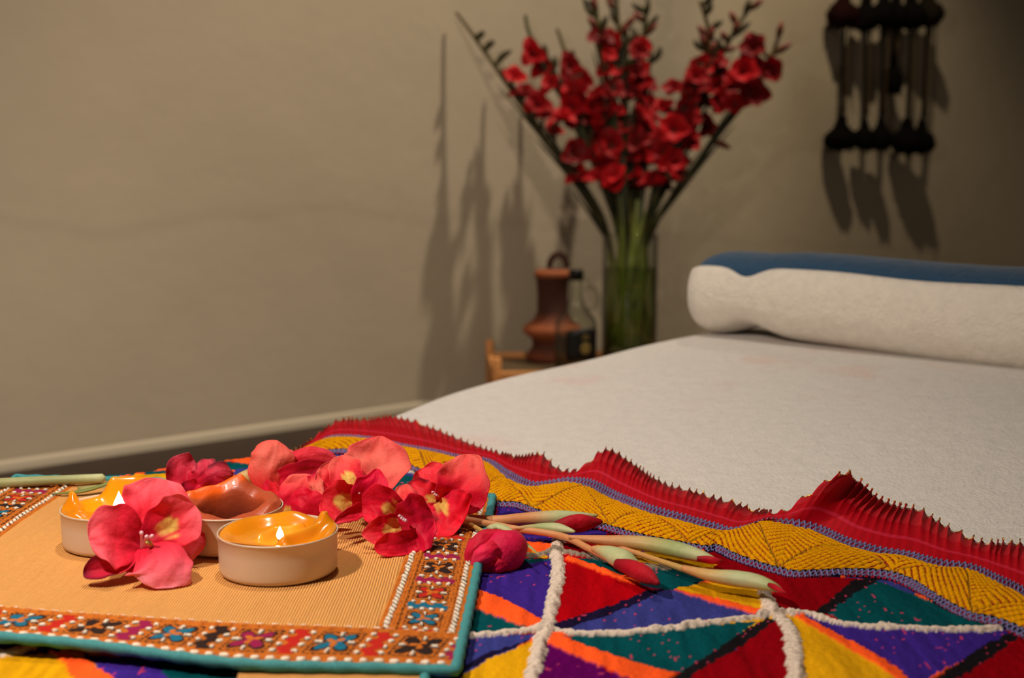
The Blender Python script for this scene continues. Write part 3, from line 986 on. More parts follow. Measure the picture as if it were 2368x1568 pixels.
def band(a, bq, Wd, seed, colors, dots=False, lo=0.25, hi=0.74):
    """a along the band, bq across it from its inner edge (0..Wd): colours and relief"""
    a = a + jit; bq = bq + jit2
    r = np.random.default_rng(seed)
    Cb = np.tile(EO, a.shape + (1,)); h = np.full(a.shape, 0.0004)
    x = bq / Wd                                  # 0 inner, 1 outer
    Cb *= (0.82 + 0.36 * smooth_noise(a.shape, 5, seed))[..., None]

    def put(k, c, hh):
        Cb[k] = c; h[k] = np.maximum(h[k], hh)
    # twisted black and white cords near both rims, dark seam lines
    for x0 in ((0.06, 0.86) if dots else (0.10, 0.86)):
        d = np.abs(bq - x0 * Wd)
        ph = (a / 0.0052 + (bq - x0 * Wd) / 0.004) % 1.0
        if dots:
            pd = np.hypot(((a / 0.0072) % 1.0 - 0.5) * 0.0072 / 0.0019, d / 0.0015)
            put(pd < 1.25, EO * 0.55, 0.0006)
            put(pd < 1.0, EW, 0.0018)
        else:
            put(d < 0.0014, EB, 0.0006)
            put((d < 0.0013) & (ph < 0.55), EW, 0.0015)
    for x0 in () if dots else (0.185, 0.225, 0.765, 0.80):
        put((np.abs(bq - x0 * Wd) < 0.00045) & ((a / 0.007) % 1.0 < 0.75), EB, 0.0005)
    put(np.abs(bq - (lo - .045) * Wd) < 0.0008, EO * 1.1, 0.0013)
    put(np.abs(bq - (hi + .045) * Wd) < 0.0008, EO * 1.1, 0.0013)
    # panels
    m = (x > lo) & (x < hi)
    hw = (hi - lo) / 2
    q = (x - (lo + hi) / 2) / hw                    # -1..1 across
    cell = 0.0400
    ci = np.floor(a / cell).astype(int); fa = a / cell - ci
    sepf = 0.38
    sep = m & (fa < sepf)
    g = fa / sepf
    colb = np.array(colors)[(ci * 2 + 1) % len(colors)]
    zigz = 0.12 * np.sin(q * 9)
    k = sep & (np.abs(g - 0.5 + zigz) < 0.23)
    Cb[k] = colb[k]; h[k] = 0.0009
    for g0 in (0.14, 0.86):
        dd = np.hypot((g - g0) * sepf * cell / 0.0012, ((q * 2.0) % 1.0 - 0.5) * hw * Wd / 2.0 / 0.0012)
        put(sep & (dd < 1.35), EB, 0.0006)
        put(sep & (dd < 1.0), EW, 0.0016)
    pan = m & (fa >= sepf)
    p = ((fa - sepf) / (1 - sepf) - 0.5) * 2
    colc = np.array(colors)[(ci * 2) % len(colors)]
    rr = np.hypot(p, q); an = np.arctan2(q, p)
    fr_ = pan & (np.maximum(np.abs(p), np.abs(q)) > 0.80) & (np.maximum(np.abs(p), np.abs(q)) < 0.90)
    put(fr_ & ((a / 0.0034 + bq / 0.003) % 1.0 < 0.7), EB, 0.0006)
    star = pan & (rr < 0.60 + 0.28 * np.cos(4 * (an - math.pi / 4)))
    Cb[star] = colc[star]; h[star] = 0.0010
    ring = pan & (np.abs(rr - (0.60 + 0.28 * np.cos(4 * (an - math.pi / 4)))) < 0.07)
    put(ring, EB, 0.0009)
    fly = pan & (rr < 0.22 + 0.17 * np.cos(3 * an + ci))
    put(fly, EO * 1.15, 0.0014)
    ray_ = pan & (rr > 0.46) & (rr < 0.78) & (np.abs(np.sin(2 * an)) < 0.33)
    put(ray_, EB, 0.0006)
    ray_ = pan & (rr > 0.50) & (rr < 0.75) & (np.abs(np.sin(2 * an)) < 0.16)
    put(ray_, EW, 0.0016)
    return Cb, h


WR, WF, WL = 0.043, 0.047, 0.050
palette = [EB, EP, ET, ER, EM, ET, ER, EB]
kR = dr < WR; kF = df < WF; kL = dl < WL
Cb, hb = band(df + 0.004, WR - dr, WR, 51, [EB, EM, ET, ER, ER, ET, EB, EM])
C[kR] = Cb[kR]; hz[kR] = hb[kR]
Cb, hb = band(db + 0.012, WL - dl, WL, 52, [ER, ET, ER, EM, ET, EB])
C[kL] = Cb[kL]; hz[kL] = hb[kL]
Cb, hb = band(dr + 0.002 + 0.010 * (df / WF), WF - df, WF, 53, [EB, EM, ET, ER, EM, ER, ET, EB], dots=True, lo=0.12, hi=0.74)
C[kF] = Cb[kF]; hz[kF] = hb[kF]
P = np.concatenate([xy, (zz + hz)[..., None]], -1)
plain = ~(kR | kF | kL)
from_band = (dr < WR + 0.0006) | (df < WF + 0.0006) | (dl < WL + 0.0006)
big_grid('corduroy_field', P, C, M['cloth'], cloth, ~(kR | kF | kL))
tag(big_grid('embroidered_band', P, C, M['embroidery'], cloth, from_band), 'orange band worked with stars and white stitches')
# piping round the hem
nr = 160
uu = np.concatenate([np.linspace(0, 1, nr), np.ones(nr)[1:], np.linspace(1, 0, nr)[1:], np.zeros(nr)[1:]])
vv = np.concatenate([np.zeros(nr), np.linspace(0, 1, nr)[1:], np.ones(nr)[1:], np.linspace(1, 0, nr)[1:]])
hem = np.concatenate([cloth_xy(uu, vv), (cloth_z(uu, vv) + 0.0004)[:, None]], 1)
rr_ = 0.0027 + 0.0003 * np.sin(np.arange(len(hem)) * 0.9)
pb = MB().tube(hem, rr_, seg=10, cap=False)
tag(pb.build('piping', M['piping'], cloth), 'teal piping round the hem')
# the folded under layer peeping out below the front hem
pts = [onz(x, y, BED + 0.0062) for x, y in ((560, 1538), (985, 1546), (975, 1640), (520, 1640))]
g = np.array([[pts[0] * (1 - u) + pts[1] * u, pts[3] * (1 - u) + pts[2] * u] for u in np.linspace(0, 1, 20)])
ub = MB().grid(np.stack([g[:, 0] * (1 - v) + g[:, 1] * v for v in np.linspace(0, 1, 8)]), np.tile(TAN * 0.95, (160, 1)))
tag(ub.build('folded_layer', M['cloth'], cloth, solid=0.0012), 'tan under layer showing below the front hem')
ub = MB().tube(np.array([pts[1] * (1 - v) + pts[2] * v for v in np.linspace(0, 1, 20)]), 0.0026, seg=8)
ub.build('piping', M['piping'], cloth)


def zcloth(x, y):
    return ZC + 0.0006


# ------------------------------------------------------------------ tealight candles
def tealight(px, py, D, H, label, wax_fn, wax_mat, lit, wick_at, nub=None, seed=0, flame_h=0.0):
    c = onz(px, py, ZC + 0.001)
    base = c.copy()
    t = empty('tealight_candle', base, label, 'candle')
    Rr = D / 2
    cup = MB()
    prof = [(0.0, 0.0006), (Rr * 0.5, 0.0005), (Rr * 0.93, 0.0), (Rr * 0.985, 0.0010), (Rr * 0.995, 0.003), (Rr, 0.006), (Rr * 1.002, H * 0.6), (Rr * 1.004, H - 0.0012), (Rr * 1.018, H - 0.0007), (Rr * 1.022, H - 0.0001), (Rr * 1.012, H + 0.0004),
            (Rr * 0.996, H + 0.0001), (Rr * 0.99, H - 0.001), (Rr * 0.985, H * 0.5), (Rr * 0.98, 0.0016), (0.0, 0.0016)]
    cup.lathe(prof, base, seg=96)
    tag(cup.build('cup', M['alu'], t), 'silver aluminium cup')
    # wax surface: polar height field
    nr2, na2 = 44, 120
    P = np.zeros((nr2, na2, 3)); Cc = np.zeros((nr2, na2, 3))
    for i in range(nr2):
        r = (i / (nr2 - 1)) * 0.985
        for j in range(na2):
            a = 2 * math.pi * j / na2
            h, cc = wax_fn(r * math.cos(a), r * math.sin(a), r, a)
            P[i, j] = base + np.array([r * Rr * math.cos(a), r * Rr * math.sin(a), h * H])
            Cc[i, j] = cc
    wb = MB().grid(P, Cc, closed_v=True)
    sk = [(Rr * 0.984, H * 0.75), (Rr * 0.983, 0.004), (0.001, 0.004)]
    wb.lathe(sk, base, seg=48, C=np.tile(Cc[-1].mean(0), (3, 1)))
    if nub:
        nxx, nyy, hh, rr0, lx = nub
        q0 = base + np.array([nxx * Rr, nyy * Rr, H * .92])
        wb.tube(spline([q0, q0 + np.array([lx * .3, 0, hh * .45]), q0 + np.array([lx, 0, hh])], 12), rr0 * np.array([1.9, 1.5, 1.25, 1.1, 1.02, 1, 1, 1, .98, .9, .68, .25]), seg=14, C=np.tile(OR1, (12, 1)))
    w = wb.build('wax', wax_mat, t)
    wx, wy = wick_at
    h0, _ = wax_fn(wx, wy, math.hypot(wx, wy), math.atan2(wy, wx))
    wp = base + np.array([wx * Rr, wy * Rr, h0 * H])
    kb = MB().tube([wp + np.array([0, 0, -0.001]), wp + np.array([0.0003, 0, 0.003]), wp + np.array([0.0012, 0, 0.0058])], [0.0008, 0.0008, 0.0006], seg=7)
    kb.build('wick', M['wick'], t)
    if lit:
        fh = flame_h
        prof = [(0.0002, 0), (fh * .17, fh * .06), (fh * .27, fh * .24), (fh * .26, fh * .42), (fh * .17, fh * .66), (fh * .06, fh * .85), (0.0002, fh)]
        fb = MB().lathe(prof, wp + np.array([0.0008, 0, 0.0035]), seg=18)
        tag(fb.build('flame', M['flame'], t, sub=1), 'bright candle flame')
        lo = lamp('candle_flame_light', tuple(wp + np.array([0.0008, 0, 0.0035 + fh * 0.42])), lit, (1.0, 0.66, 0.30), fh * 0.19)
    return t, base


OR1 = lin(255, 158, 12); OR2 = lin(255, 140, 12); OR_GLOW = lin(255, 205, 80)


def bump2(x, y, cx, cy, s):
    return math.exp(-((x - cx) ** 2 + (y - cy) ** 2) / s ** 2)


def seg_d(x, y, pts):
    best = 9
    for (x0, y0), (x1, y1) in zip(pts[:-1], pts[1:]):
        dx, dy = x1 - x0, y1 - y0
        t = max(0, min(1, ((x - x0) * dx + (y - y0) * dy) / (dx * dx + dy * dy)))
        best = min(best, math.hypot(x - x0 - t * dx, y - y0 - t * dy))
    return best


def wax_front(x, y, r, a):
    h = 0.99 - 0.20 * (1 - sstep(0.62, 0.93, r)) - 0.12 * (1 - sstep(0.1, 0.5, r))
    h += 0.10 * math.sin(3 * a + 1) * sstep(0.5, 1, r) * 0.5
    d = seg_d(x, y, [(-0.28, -0.05), (-0.12, 0.30), (0.2, 0.34), (0.34, 0.42)]); h += 0.22 * math.exp(-(d / 0.085) ** 2)
    d = seg_d(x, y, [(0.20, -0.55), (0.45, -0.15), (0.72, 0.35)]); h += 0.30 * math.exp(-(d / 0.13) ** 2)
    h += 0.20 * bump2(x, y, 0.66, 0.48, 0.14) + 0.18 * bump2(x, y, 0.1, 0.86, 0.3)
    c = OR1 * (0.9 + 0.1 * math.sin(5 * x + 3 * y))
    c = c * (1 - 0.3 * (1 - sstep(0.3, 0.75, r))) + OR_GLOW * 0.3 * (1 - sstep(0.3, 0.75, r))  # flame glow mixed into the wax colour towards the middle
    return h, c


def wax_left(x, y, r, a):
    h = 0.97 - 0.30 * (1 - sstep(0.62, 0.93, r)) - 0.10 * (1 - sstep(0.1, 0.5, r))
    h += 0.28 * bump2(x, y, -0.80, 0.05, 0.18)
    d = seg_d(x, y, [(-0.76, -0.05), (-0.55, -0.40), (0.0, -0.55), (0.6, -0.45)]); h += 0.36 * math.exp(-(d / 0.13) ** 2)
    d = seg_d(x, y, [(-0.3, 0.85), (0.15, 0.90), (0.6, 0.7)]); h += 0.55 * math.exp(-(d / 0.17) ** 2)
    c = OR1 * (0.88 + 0.1 * math.sin(4 * x - 3 * y))
    return h, c


BR1 = lin(178, 76, 42); BR_SHADE = lin(46, 3, 3); BR3 = lin(236, 96, 10)


def wax_dead(x, y, r, a):
    h = 1.00 + 0.16 * sstep(0.5, 0.8, r) * (0.7 + 0.3 * math.sin(2 * a + 0.6)) - 0.12 * sstep(0.88, 1.0, r)
    hole = 1 - sstep(0.44, 0.58, math.hypot((x - 0.06) / 1.12, (y - 0.02) / 0.95))
    h -= 0.85 * hole + 0.14 * sstep(-0.2, -0.7, y)
    h += 0.05 * math.sin(9 * x + 4) * math.sin(8 * y) + 0.12 * bump2(x, y, 0.05, 0.45, 0.22) + 0.16 * bump2(x, y, 0.25, 0.72, 0.25)
    # orange lump pushed up at the back
    d = seg_d(x, y, [(-0.75, 0.30), (-0.30, 0.66), (0.05, 0.80)])
    k = math.exp(-(d / 0.17) ** 2)
    h += 0.42 * k * (0.5 + 0.5 * sstep(-0.8, 0.0, x))
    c = BR1 * (1 - 0.95 * hole) + BR_SHADE * 0.95 * hole  # shade inside the hole is put into the wax colour
    k2 = sstep(0.25, 0.6, k)
    return h, c * (1 - k2) + BR3 * k2


HC = 0.0225
c1 = at(645, 1240, 0.73)
tealight(645, 1316, 0.0655, HC, 'lit orange tealight in a silver cup, nearest of the three candles', wax_front, M['wax_orange'], 0.20, (0.06, -0.28), nub=(.70, .46, .0085, .0018, .0022), seed=1, flame_h=0.0072)
tealight(272, 1255, 0.0630, HC, 'lit orange tealight with a tall flame, behind the large pink flower', wax_left, M['wax_orange'], 0.26, (0.03, 0.02), nub=(-.84, .12, .0100, .0024, -.0012), seed=2, flame_h=0.0150)
tealight(530, 1254, 0.0640, HC, 'burnt-out tealight with dark brown wax and an orange lump', wax_dead, M['wax_brown'], 0, (0.02, 0.30), seed=3)

# ------------------------------------------------------------------ gladiolus flowers on the bed
PINK = lin(248, 104, 110); REDP = lin(240, 44, 62); DEEP = lin(206, 16, 52); YTH = np.array([0.80, 0.50, 0.12]); CORAL = lin(254, 112, 98); PUR = lin(92, 12, 36)


def petal(mid, wid, tilt=(0, 0, 0), cup=0.25, ruf=0.05, base=REDP, edge=None, throat=None, blotch=None, dark_tip=0.0, point=0.0, n=26, m=17, seed=0, side_tilt=0.0, floor=True):
    """mid: (px, py, depth) along the midrib; wid: half widths in pixels; cup > 0 lifts the rims to the viewer"""
    r = np.random.default_rng(seed + 100)
    M3 = np.array([at(*p) for p in mid])
    u = np.linspace(0, 1, n)
    Q = spline(M3, n)
    dep = np.interp(u, np.linspace(0, 1, len(mid)), [p[2] for p in mid])
    w = spline(np.array(wid, float)[:, None], n)[:, 0]
    w = np.maximum(w, 0.40 * np.max(w) * sstep(-0.25, 0.10, u)) if np.max(w) > 26 else w
    w = 1.22 * np.maximum(w, 0.5) / F * dep
    rnd = np.sqrt(np.clip(1 - np.clip((u - 0.45) / 0.55, 0, 1) ** (3.2 - 1.6 * point), 0, 1))
    w = w * np.maximum(rnd, 0.02)
    T = np.gradient(Q, axis=0); T /= np.linalg.norm(T, axis=1, keepdims=True) + 1e-12
    Nn = CAM[None] - Q; Nn /= np.linalg.norm(Nn, axis=1, keepdims=True)
    Nn = Nn + np.asarray(tilt, float)[None]
    S_ = np.cross(T, Nn); S_ /= np.linalg.norm(S_, axis=1, keepdims=True) + 1e-12
    N2 = np.cross(S_, T)
    if side_tilt:
        S_ = S_ * math.cos(side_tilt) + N2 * math.sin(side_tilt)
        N2 = np.cross(S_, T)
    v = np.linspace(-1, 1, m)
    ph1, ph2, k1 = r.uniform(0, 6.28), r.uniform(0, 6.28), r.uniform(2.0, 3.2)
    P = np.zeros((n, m, 3)); C = np.zeros((n, m, 3))
    edge = base if edge is None else edge
    th = DEEP if throat is None else throat
    stre = r.normal(0, 1, m)
    for i in range(n):
        for j in range(m):
            vv_ = v[j]
            zc = cup * w[i] * (vv_ * vv_ - 0.25)
            zc += ruf * w[i] * abs(vv_) ** 2.2 * math.sin(6.28 * k1 * u[i] + (ph1 if vv_ > 0 else ph2)) * (0.3 + u[i]) * 2.2
            zc -= 0.05 * w[i] * math.exp(-(vv_ / 0.10) ** 2)        # midrib groove
            zc += 0.025 * w[i] * math.sin(vv_ * 21 + 2 * u[i] + ph1) * u[i]
            zc += 0.07 * w[i] * math.sin(5.3 * u[i] + 3.1 * vv_ + ph2) * sstep(.2, .7, u[i]) + 0.04 * w[i] * math.sin(11 * u[i] - 7 * vv_ + ph1)
            sg = 1 if vv_ > 0 else -1
            lat = w[i] * vv_ * (1 + 0.07 * math.sin(9 * u[i] + ph2 + sg) + 0.045 * math.sin(21 * u[i] + ph1 * 2 + 2 * sg))
            P[i, j] = Q[i] + S_[i] * lat + N2[i] * zc
            k = sstep(0.05, 0.55, u[i])
            c = th * (1 - k) + base * k
            e = sstep(0.35, 1.0, u[i]) * (0.45 + 0.55 * abs(vv_))
            c = c * (1 - e) + edge * e
            c = c * (1 + 0.07 * stre[j] * (1 - 0.5 * u[i]) + 0.05 * math.sin(vv_ * 40 + 3 * u[i]))
            if blotch:
                bu, bl, bw = blotch
                du = (u[i] - bu) / bl
                wv = bw * (1 - 0.55 * max(-1, min(1, du))) * (1 + 0.25 * stre[j])
                q = du * du + (vv_ / max(0.08, wv)) ** 2
                kk = 1 - sstep(0.35, 1.15, q)
                c = c * (1 - kk) + YTH * kk
                # red hairs at the root of the blotch
                if du < -0.1 and q < 1.1 and (j % 2 == 0): c = c * (1 - 0.35 * kk) + DEEP * 0.35 * kk
            if dark_tip:
                kd = dark_tip * sstep(0.80, 1.0, max(u[i], 0.55 + 0.45 * abs(vv_) if u[i] > 0.5 else 0))
                c = c * (1 - kd) + PUR * kd
            C[i, j] = np.clip(c * np.array([1.25, 1.35, 1.35]), 0, 0.97)
    if floor:
        P[..., 2] = np.maximum(P[..., 2], ZC + 0.0016)
    return P, C


def petal_obj(parent, *a, **k):
    P, C = petal(*a, **k)
    return MB().grid(P, C).build('petal', M['petal'], parent, sub=1, solid=0.0006)


def stamens(parent, root, tip, n=3, spread=9, r=0.0007, colr_=lin(236, 190, 206), name='stamens'):
    b = MB()
    a0 = at(*root); t0 = at(*tip)
    for k in range(n):
        o = (k - (n - 1) / 2) * spread
        e = at(tip[0] + o, tip[1] - abs(o) * 0.4 + 4 * k, tip[2])
        mid = a0 * 0.4 + e * 0.6 + np.array([0, 0, 0.001])
        b.tube(spline([a0, mid, e], 8), [r] * 6 + [r * 1.5, r * 1.2], seg=6, C=np.tile(colr_, (8, 1)))
    return b.build(name, M['stamen'], parent)


def lathe_spine(b, mid, wid, seg=14, colors=None, n=22, tip=0.02, flat=1.0, crease=0.0, minz=None):
    P = spline(np.array([at(*p) for p in mid]), n)
    dep = np.interp(np.linspace(0, 1, n), np.linspace(0, 1, len(mid)), [p[2] for p in mid])
    w = np.maximum(spline(np.array(wid, float)[:, None], n)[:, 0], 0.3) / F * dep
    w[-1] *= tip if wid[-1] < 3 else 0.4
    cc = None
    if colors is not None:
        cc = spline(np.array(colors, float), n)
        cc = np.clip(cc, 0.001, 1)
    if minz is not None:
        P[:, 2] = np.maximum(P[:, 2], minz + w * 0.85)
    b.tube(P, w, seg=seg, C=cc, flat=flat)
    return b


# --- the loose pink bloom in front
d0 = 0.716
bloom = empty('gladiolus_bloom', onz(330, 1330, ZC), 'large open pink-red bloom lying loose in front of the left candle', 'flower')
PK = lin(252, 104, 116); PK2 = lin(252, 140, 150)
petal_obj(bloom, [(338, 1240, .730), (350, 1190, .738), (360, 1145, .748), (366, 1106, .757)], [22, 52, 60, 46], tilt=(0, 0, .3), cup=.22, base=lin(236, 52, 72), edge=PK, seed=1)
petal_obj(bloom, [(424, 1185, .752), (432, 1215, .747), (436, 1255, .740), (424, 1300, .735)], [20, 28, 30, 24], cup=-.4, base=lin(232, 44, 66), edge=PK, seed=2)
petal_obj(bloom, [(340, 1252, .724), (380, 1222, .727), (418, 1195, .732), (450, 1168, .738)], [22, 46, 50, 36], cup=.30, base=lin(228, 36, 58), edge=PK, blotch=(.42, .22, .42), seed=3)
petal_obj(bloom, [(330, 1262, .724), (285, 1243, .712), (243, 1240, .705), (206, 1250, .703)], [22, 58, 62, 44], tilt=(0, 0, .4), cup=.25, base=lin(236, 46, 70), edge=PK, seed=4)
petal_obj(bloom, [(322, 1268, .720), (285, 1300, .708), (238, 1318, .704), (192, 1326, .702)], [10, 20, 26, 22], tilt=(0, 0, .6), cup=.7, base=lin(214, 40, 64), edge=lin(176, 24, 62), dark_tip=.75, seed=5)
petal_obj(bloom, [(350, 1225, .736), (332, 1262, .728), (312, 1296, .715), (292, 1322, .707)], [18, 30, 32, 22], tilt=(0, 0, .3), cup=.35, base=lin(206, 20, 60), edge=lin(236, 70, 96), seed=9)
petal_obj(bloom, [(345, 1262, .716), (366, 1290, .703), (372, 1328, .696), (360, 1364, .693)], [26, 54, 64, 50], tilt=(0, 0, .35), cup=-.32, base=lin(240, 78, 98), edge=PK2, throat=lin(214, 30, 60), seed=6)
stamens(bloom, (328, 1270, .716), (340, 1236, .706), n=3, spread=13, r=.0008)
ab = MB(); lathe_spine(ab, [(352, 1262, .712), (345, 1256, .709), (338, 1254, .707)], [4, 6, 3], colors=[lin(190, 180, 96)] * 3)
tag(ab.build('anther', M['stamen'], bloom), 'yellow-green anther')

# --- the long spike lying to the right: stalk, five open florets, a half-open bud, green buds
ZB = BED + BLK + 0.001
spike = empty('gladiolus_spike', onz(1120, 1215, ZC), 'cut flower spike with red open blooms and green buds pointing right', 'flower')


def floret(parent, throat_px, r_px, col_=DEEP):
    """short tube that carries the petals"""
    b = MB()
    x, y, d = throat_px
    lathe_spine(b, [(x + 14, y + 12, d + .020), (x + 6, y + 6, d + .010), (x, y, d + .004)], [r_px * .5, r_px * .8, r_px], colors=[lin(150, 40, 40), col_, col_], seg=12, minz=ZC)
    return b.build('floret', M['petal'], parent)


f = floret(spike, (830, 1140, .802), 16)
petal_obj(f, [(834, 1128, .806), (862, 1092, .818), (874, 1052, .830), (880, 1008, .838)], [26, 60, 62, 34], tilt=(0, 0, .2), cup=.18, base=CORAL, edge=lin(246, 84, 84), throat=REDP, point=.8, dark_tip=.25, seed=11)
petal_obj(f, [(780, 1120, .816), (760, 1098, .815), (742, 1078, .816)], [22, 30, 18], cup=.3, base=REDP, edge=CORAL, dark_tip=.55, seed=12)
petal_obj(f, [(828, 1134, .800), (806, 1106, .801), (793, 1080, .806), (786, 1054, .812)], [16, 32, 30, 18], cup=.3, base=REDP, edge=CORAL, blotch=(.34, .26, .5), seed=13)
petal_obj(f, [(832, 1152, .795), (800, 1160, .786), (770, 1158, .781), (744, 1150, .782)], [20, 38, 40, 26], cup=.28, base=REDP, edge=lin(232, 36, 56), blotch=(.38, .30, .62), seed=14)
petal_obj(f, [(838, 1180, .790), (852, 1150, .784), (866, 1118, .787), (872, 1084, .793)], [18, 34, 32, 12], cup=.45, base=lin(216, 10, 58), edge=lin(224, 18, 62), point=.8, seed=15)
petal_obj(f, [(838, 1178, .784), (806, 1192, .774), (772, 1210, .766)], [14, 14, 8], cup=.5, base=lin(206, 12, 44), edge=lin(226, 60, 80), point=.7, dark_tip=.3, seed=16)
stamens(f, (838, 1140, .79), (824, 1132, .783), n=4, spread=4, r=.0005)

f = floret(spike, (722, 1172, .822), 14)
petal_obj(f, [(660, 1195, .812), (676, 1165, .811), (698, 1132, .816), (716, 1098, .824)], [16, 34, 40, 26], cup=-.22, base=lin(220, 18, 54), edge=CORAL, blotch=(.10, .20, .6), seed=17)
petal_obj(f, [(748, 1180, .806), (720, 1172, .803), (694, 1166, .803), (672, 1170, .806)], [22, 32, 32, 20], cup=-.25, base=lin(208, 8, 44), edge=lin(222, 16, 58), seed=18)
petal_obj(f, [(722, 1098, .815), (732, 1122, .810), (742, 1148, .808)], [10, 13, 10], cup=.5, base=CORAL, edge=lin(240, 120, 110), dark_tip=.5, seed=19)
petal_obj(f, [(738, 1205, .808), (760, 1196, .802), (790, 1196, .80)], [10, 16, 10], cup=.3, base=DEEP, edge=DEEP, seed=20)

f = floret(spike, (926, 1200, .786), 16)
petal_obj(f, [(944, 1185, .786), (938, 1155, .790), (928, 1122, .798)], [18, 24, 16], cup=.35, base=lin(224, 36, 56), edge=CORAL, dark_tip=.45, seed=21)
petal_obj(f, [(926, 1192, .778), (896, 1176, .770), (866, 1168, .769), (838, 1168, .773)], [18, 36, 38, 26], cup=.3, base=lin(218, 12, 48), edge=lin(226, 24, 56), blotch=(.24, .26, .6), seed=22)
petal_obj(f, [(926, 1216, .772), (896, 1226, .764), (866, 1232, .760), (836, 1234, .760)], [20, 32, 26, 10], cup=.3, base=lin(224, 20, 50), edge=lin(238, 70, 80), point=.6, blotch=(.20, .28, .62), seed=23)
petal_obj(f, [(978, 1240, .768), (940, 1256, .757), (902, 1262, .752), (866, 1268, .750)], [16, 24, 26, 16], cup=.35, base=lin(206, 8, 44), edge=lin(228, 26, 50), seed=24)
petal_obj(f, [(924, 1222, .772), (952, 1214, .764), (976, 1206, .764), (1002, 1198, .770)], [26, 50, 52, 34], cup=.38, base=lin(206, 6, 52), edge=lin(218, 12, 56), seed=25)
stamens(f, (940, 1206, .764), (930, 1196, .755), n=4, spread=5, r=.0006)

f = floret(spike, (1016, 1146, .828), 16)
petal_obj(f, [(1016, 1146, .824), (998, 1114, .826), (978, 1082, .834)], [18, 40, 34], cup=.3, base=REDP, edge=lin(236, 60, 68), blotch=(.16, .24, .5), dark_tip=.2, seed=31)
petal_obj(f, [(1010, 1156, .816), (978, 1146, .814), (940, 1122, .820)], [20, 34, 20], cup=.3, base=REDP, edge=lin(222, 26, 50), dark_tip=.7, blotch=(.22, .24, .4), seed=32)
petal_obj(f, [(1040, 1172, .816), (1062, 1138, .810), (1076, 1096, .816), (1078, 1050, .828)], [30, 50, 46, 36], cup=.30, base=lin(218, 10, 46), edge=CORAL, dark_tip=.15, seed=33)
petal_obj(f, [(1096, 1180, .826), (1106, 1140, .822), (1108, 1100, .824), (1100, 1062, .832)], [8, 12, 12, 8], cup=.3, base=lin(196, 8, 40), edge=lin(140, 6, 30), dark_tip=.8, seed=34)
petal_obj(f, [(1010, 1160, .814), (1030, 1184, .802), (1050, 1202, .797), (1068, 1214, .796)], [26, 52, 58, 40], cup=.35, base=lin(222, 14, 44), edge=lin(230, 22, 48), blotch=(.14, .28, .3), seed=35)
stamens(f, (1016, 1150, .815), (1004, 1140, .808), n=3, spread=5, r=.0005)

# rear floret, closed and rolled
f = floret(spike, (640, 1120, .885), 14)
petal_obj(f, [(622, 1142, .872), (618, 1095, .870), (630, 1052, .874), (638, 1018, .882)], [22, 34, 42, 40], cup=-.55, base=CORAL, edge=lin(244, 96, 84), throat=lin(224, 30, 50), dark_tip=.2, seed=41)
petal_obj(f, [(656, 1100, .880), (652, 1066, .884), (650, 1036, .890)], [16, 28, 24], cup=-.3, base=lin(232, 60, 66), edge=CORAL, dark_tip=.5, seed=42)
petal_obj(f, [(660, 1082, .884), (700, 1062, .886), (740, 1056, .890), (780, 1064, .894)], [14, 20, 20, 10], cup=-.4, base=lin(226, 50, 64), edge=lin(220, 70, 90), seed=43)
petal_obj(f, [(640, 1108, .874), (680, 1096, .870), (724, 1084, .874), (766, 1080, .88)], [14, 20, 20, 10], cup=.3, base=lin(170, 8, 40), edge=lin(196, 20, 58), seed=44)
petal_obj(f, [(660, 1118, .862), (690, 1112, .858), (724, 1104, .860)], [8, 12, 8], cup=.4, base=lin(214, 30, 60), edge=lin(240, 90, 100), seed=45)
petal_obj(f, [(604, 1128, .868), (624, 1140, .860), (650, 1150, .856)], [18, 22, 18], cup=.2, base=lin(216, 22, 44), edge=lin(226, 50, 60), seed=46)

TANS = lin(206, 142, 92); GRN = lin(160, 170, 110); GRN2 = lin(186, 190, 140); TG = lin(190, 160, 100)


def sdep(px, py, dz):
    p = onbed(px, py, BLK + dz)
    return float(np.dot(p - CAM, FW))


def spn(pts, dz):
    """pixel path on the blanket, dz above it -> (px, py, depth)"""
    if not isinstance(dz, (list, tuple)): dz = [dz] * len(pts)
    return [(x, y, sdep(x, y, h)) for (x, y), h in zip(pts, dz)]


sb = MB()
lathe_spine(sb, [(760, 1175, .835), (860, 1180, .825), (960, 1190, .815), (1060, 1200, .806)] + spn([(1150, 1215), (1185, 1222), (1296, 1239), (1364, 1270), (1430, 1305)], [.008, .008, .007, .007, .007]), [9, 9, 9, 9, 8, 8, 8, 8, 7], colors=[TG, TG, TANS, TANS, TANS, TANS, TANS, TANS, TANS], n=60)
lathe_spine(sb, spn([(1310, 1242), (1380, 1252), (1450, 1272), (1533, 1300), (1610, 1326)], .006), [6, 7, 6, 7, 9], colors=[TANS, TANS, TANS, lin(196, 150, 84), lin(186, 160, 96)], n=40)
lathe_spine(sb, spn([(1070, 1204), (1105, 1222), (1140, 1244)], [.01, .008, .006]), [5, 5, 5], colors=[TG, lin(180, 140, 70), GRN])
sb.build('stalk', M['green'], spike)


def green_bud(spath, sw, sc, bpath=None, bw=None, dz=.009, bdz=.010, flat=.8):
    q = MB()
    lathe_spine(q, spn(spath, dz), [1.15 * k for k in sw], colors=sc, n=34, seg=16, flat=flat)
    s = q.build('spathe', M['green'], spike)
    if bpath is not None:
        q = MB()
        lathe_spine(q, spn(bpath, bdz), bw, colors=[lin(150, 20, 30), lin(196, 14, 40), lin(206, 24, 44), lin(160, 10, 30)][:len(bpath)], n=24, seg=16)
        q.build('bud', M['petal'], s)
    return s


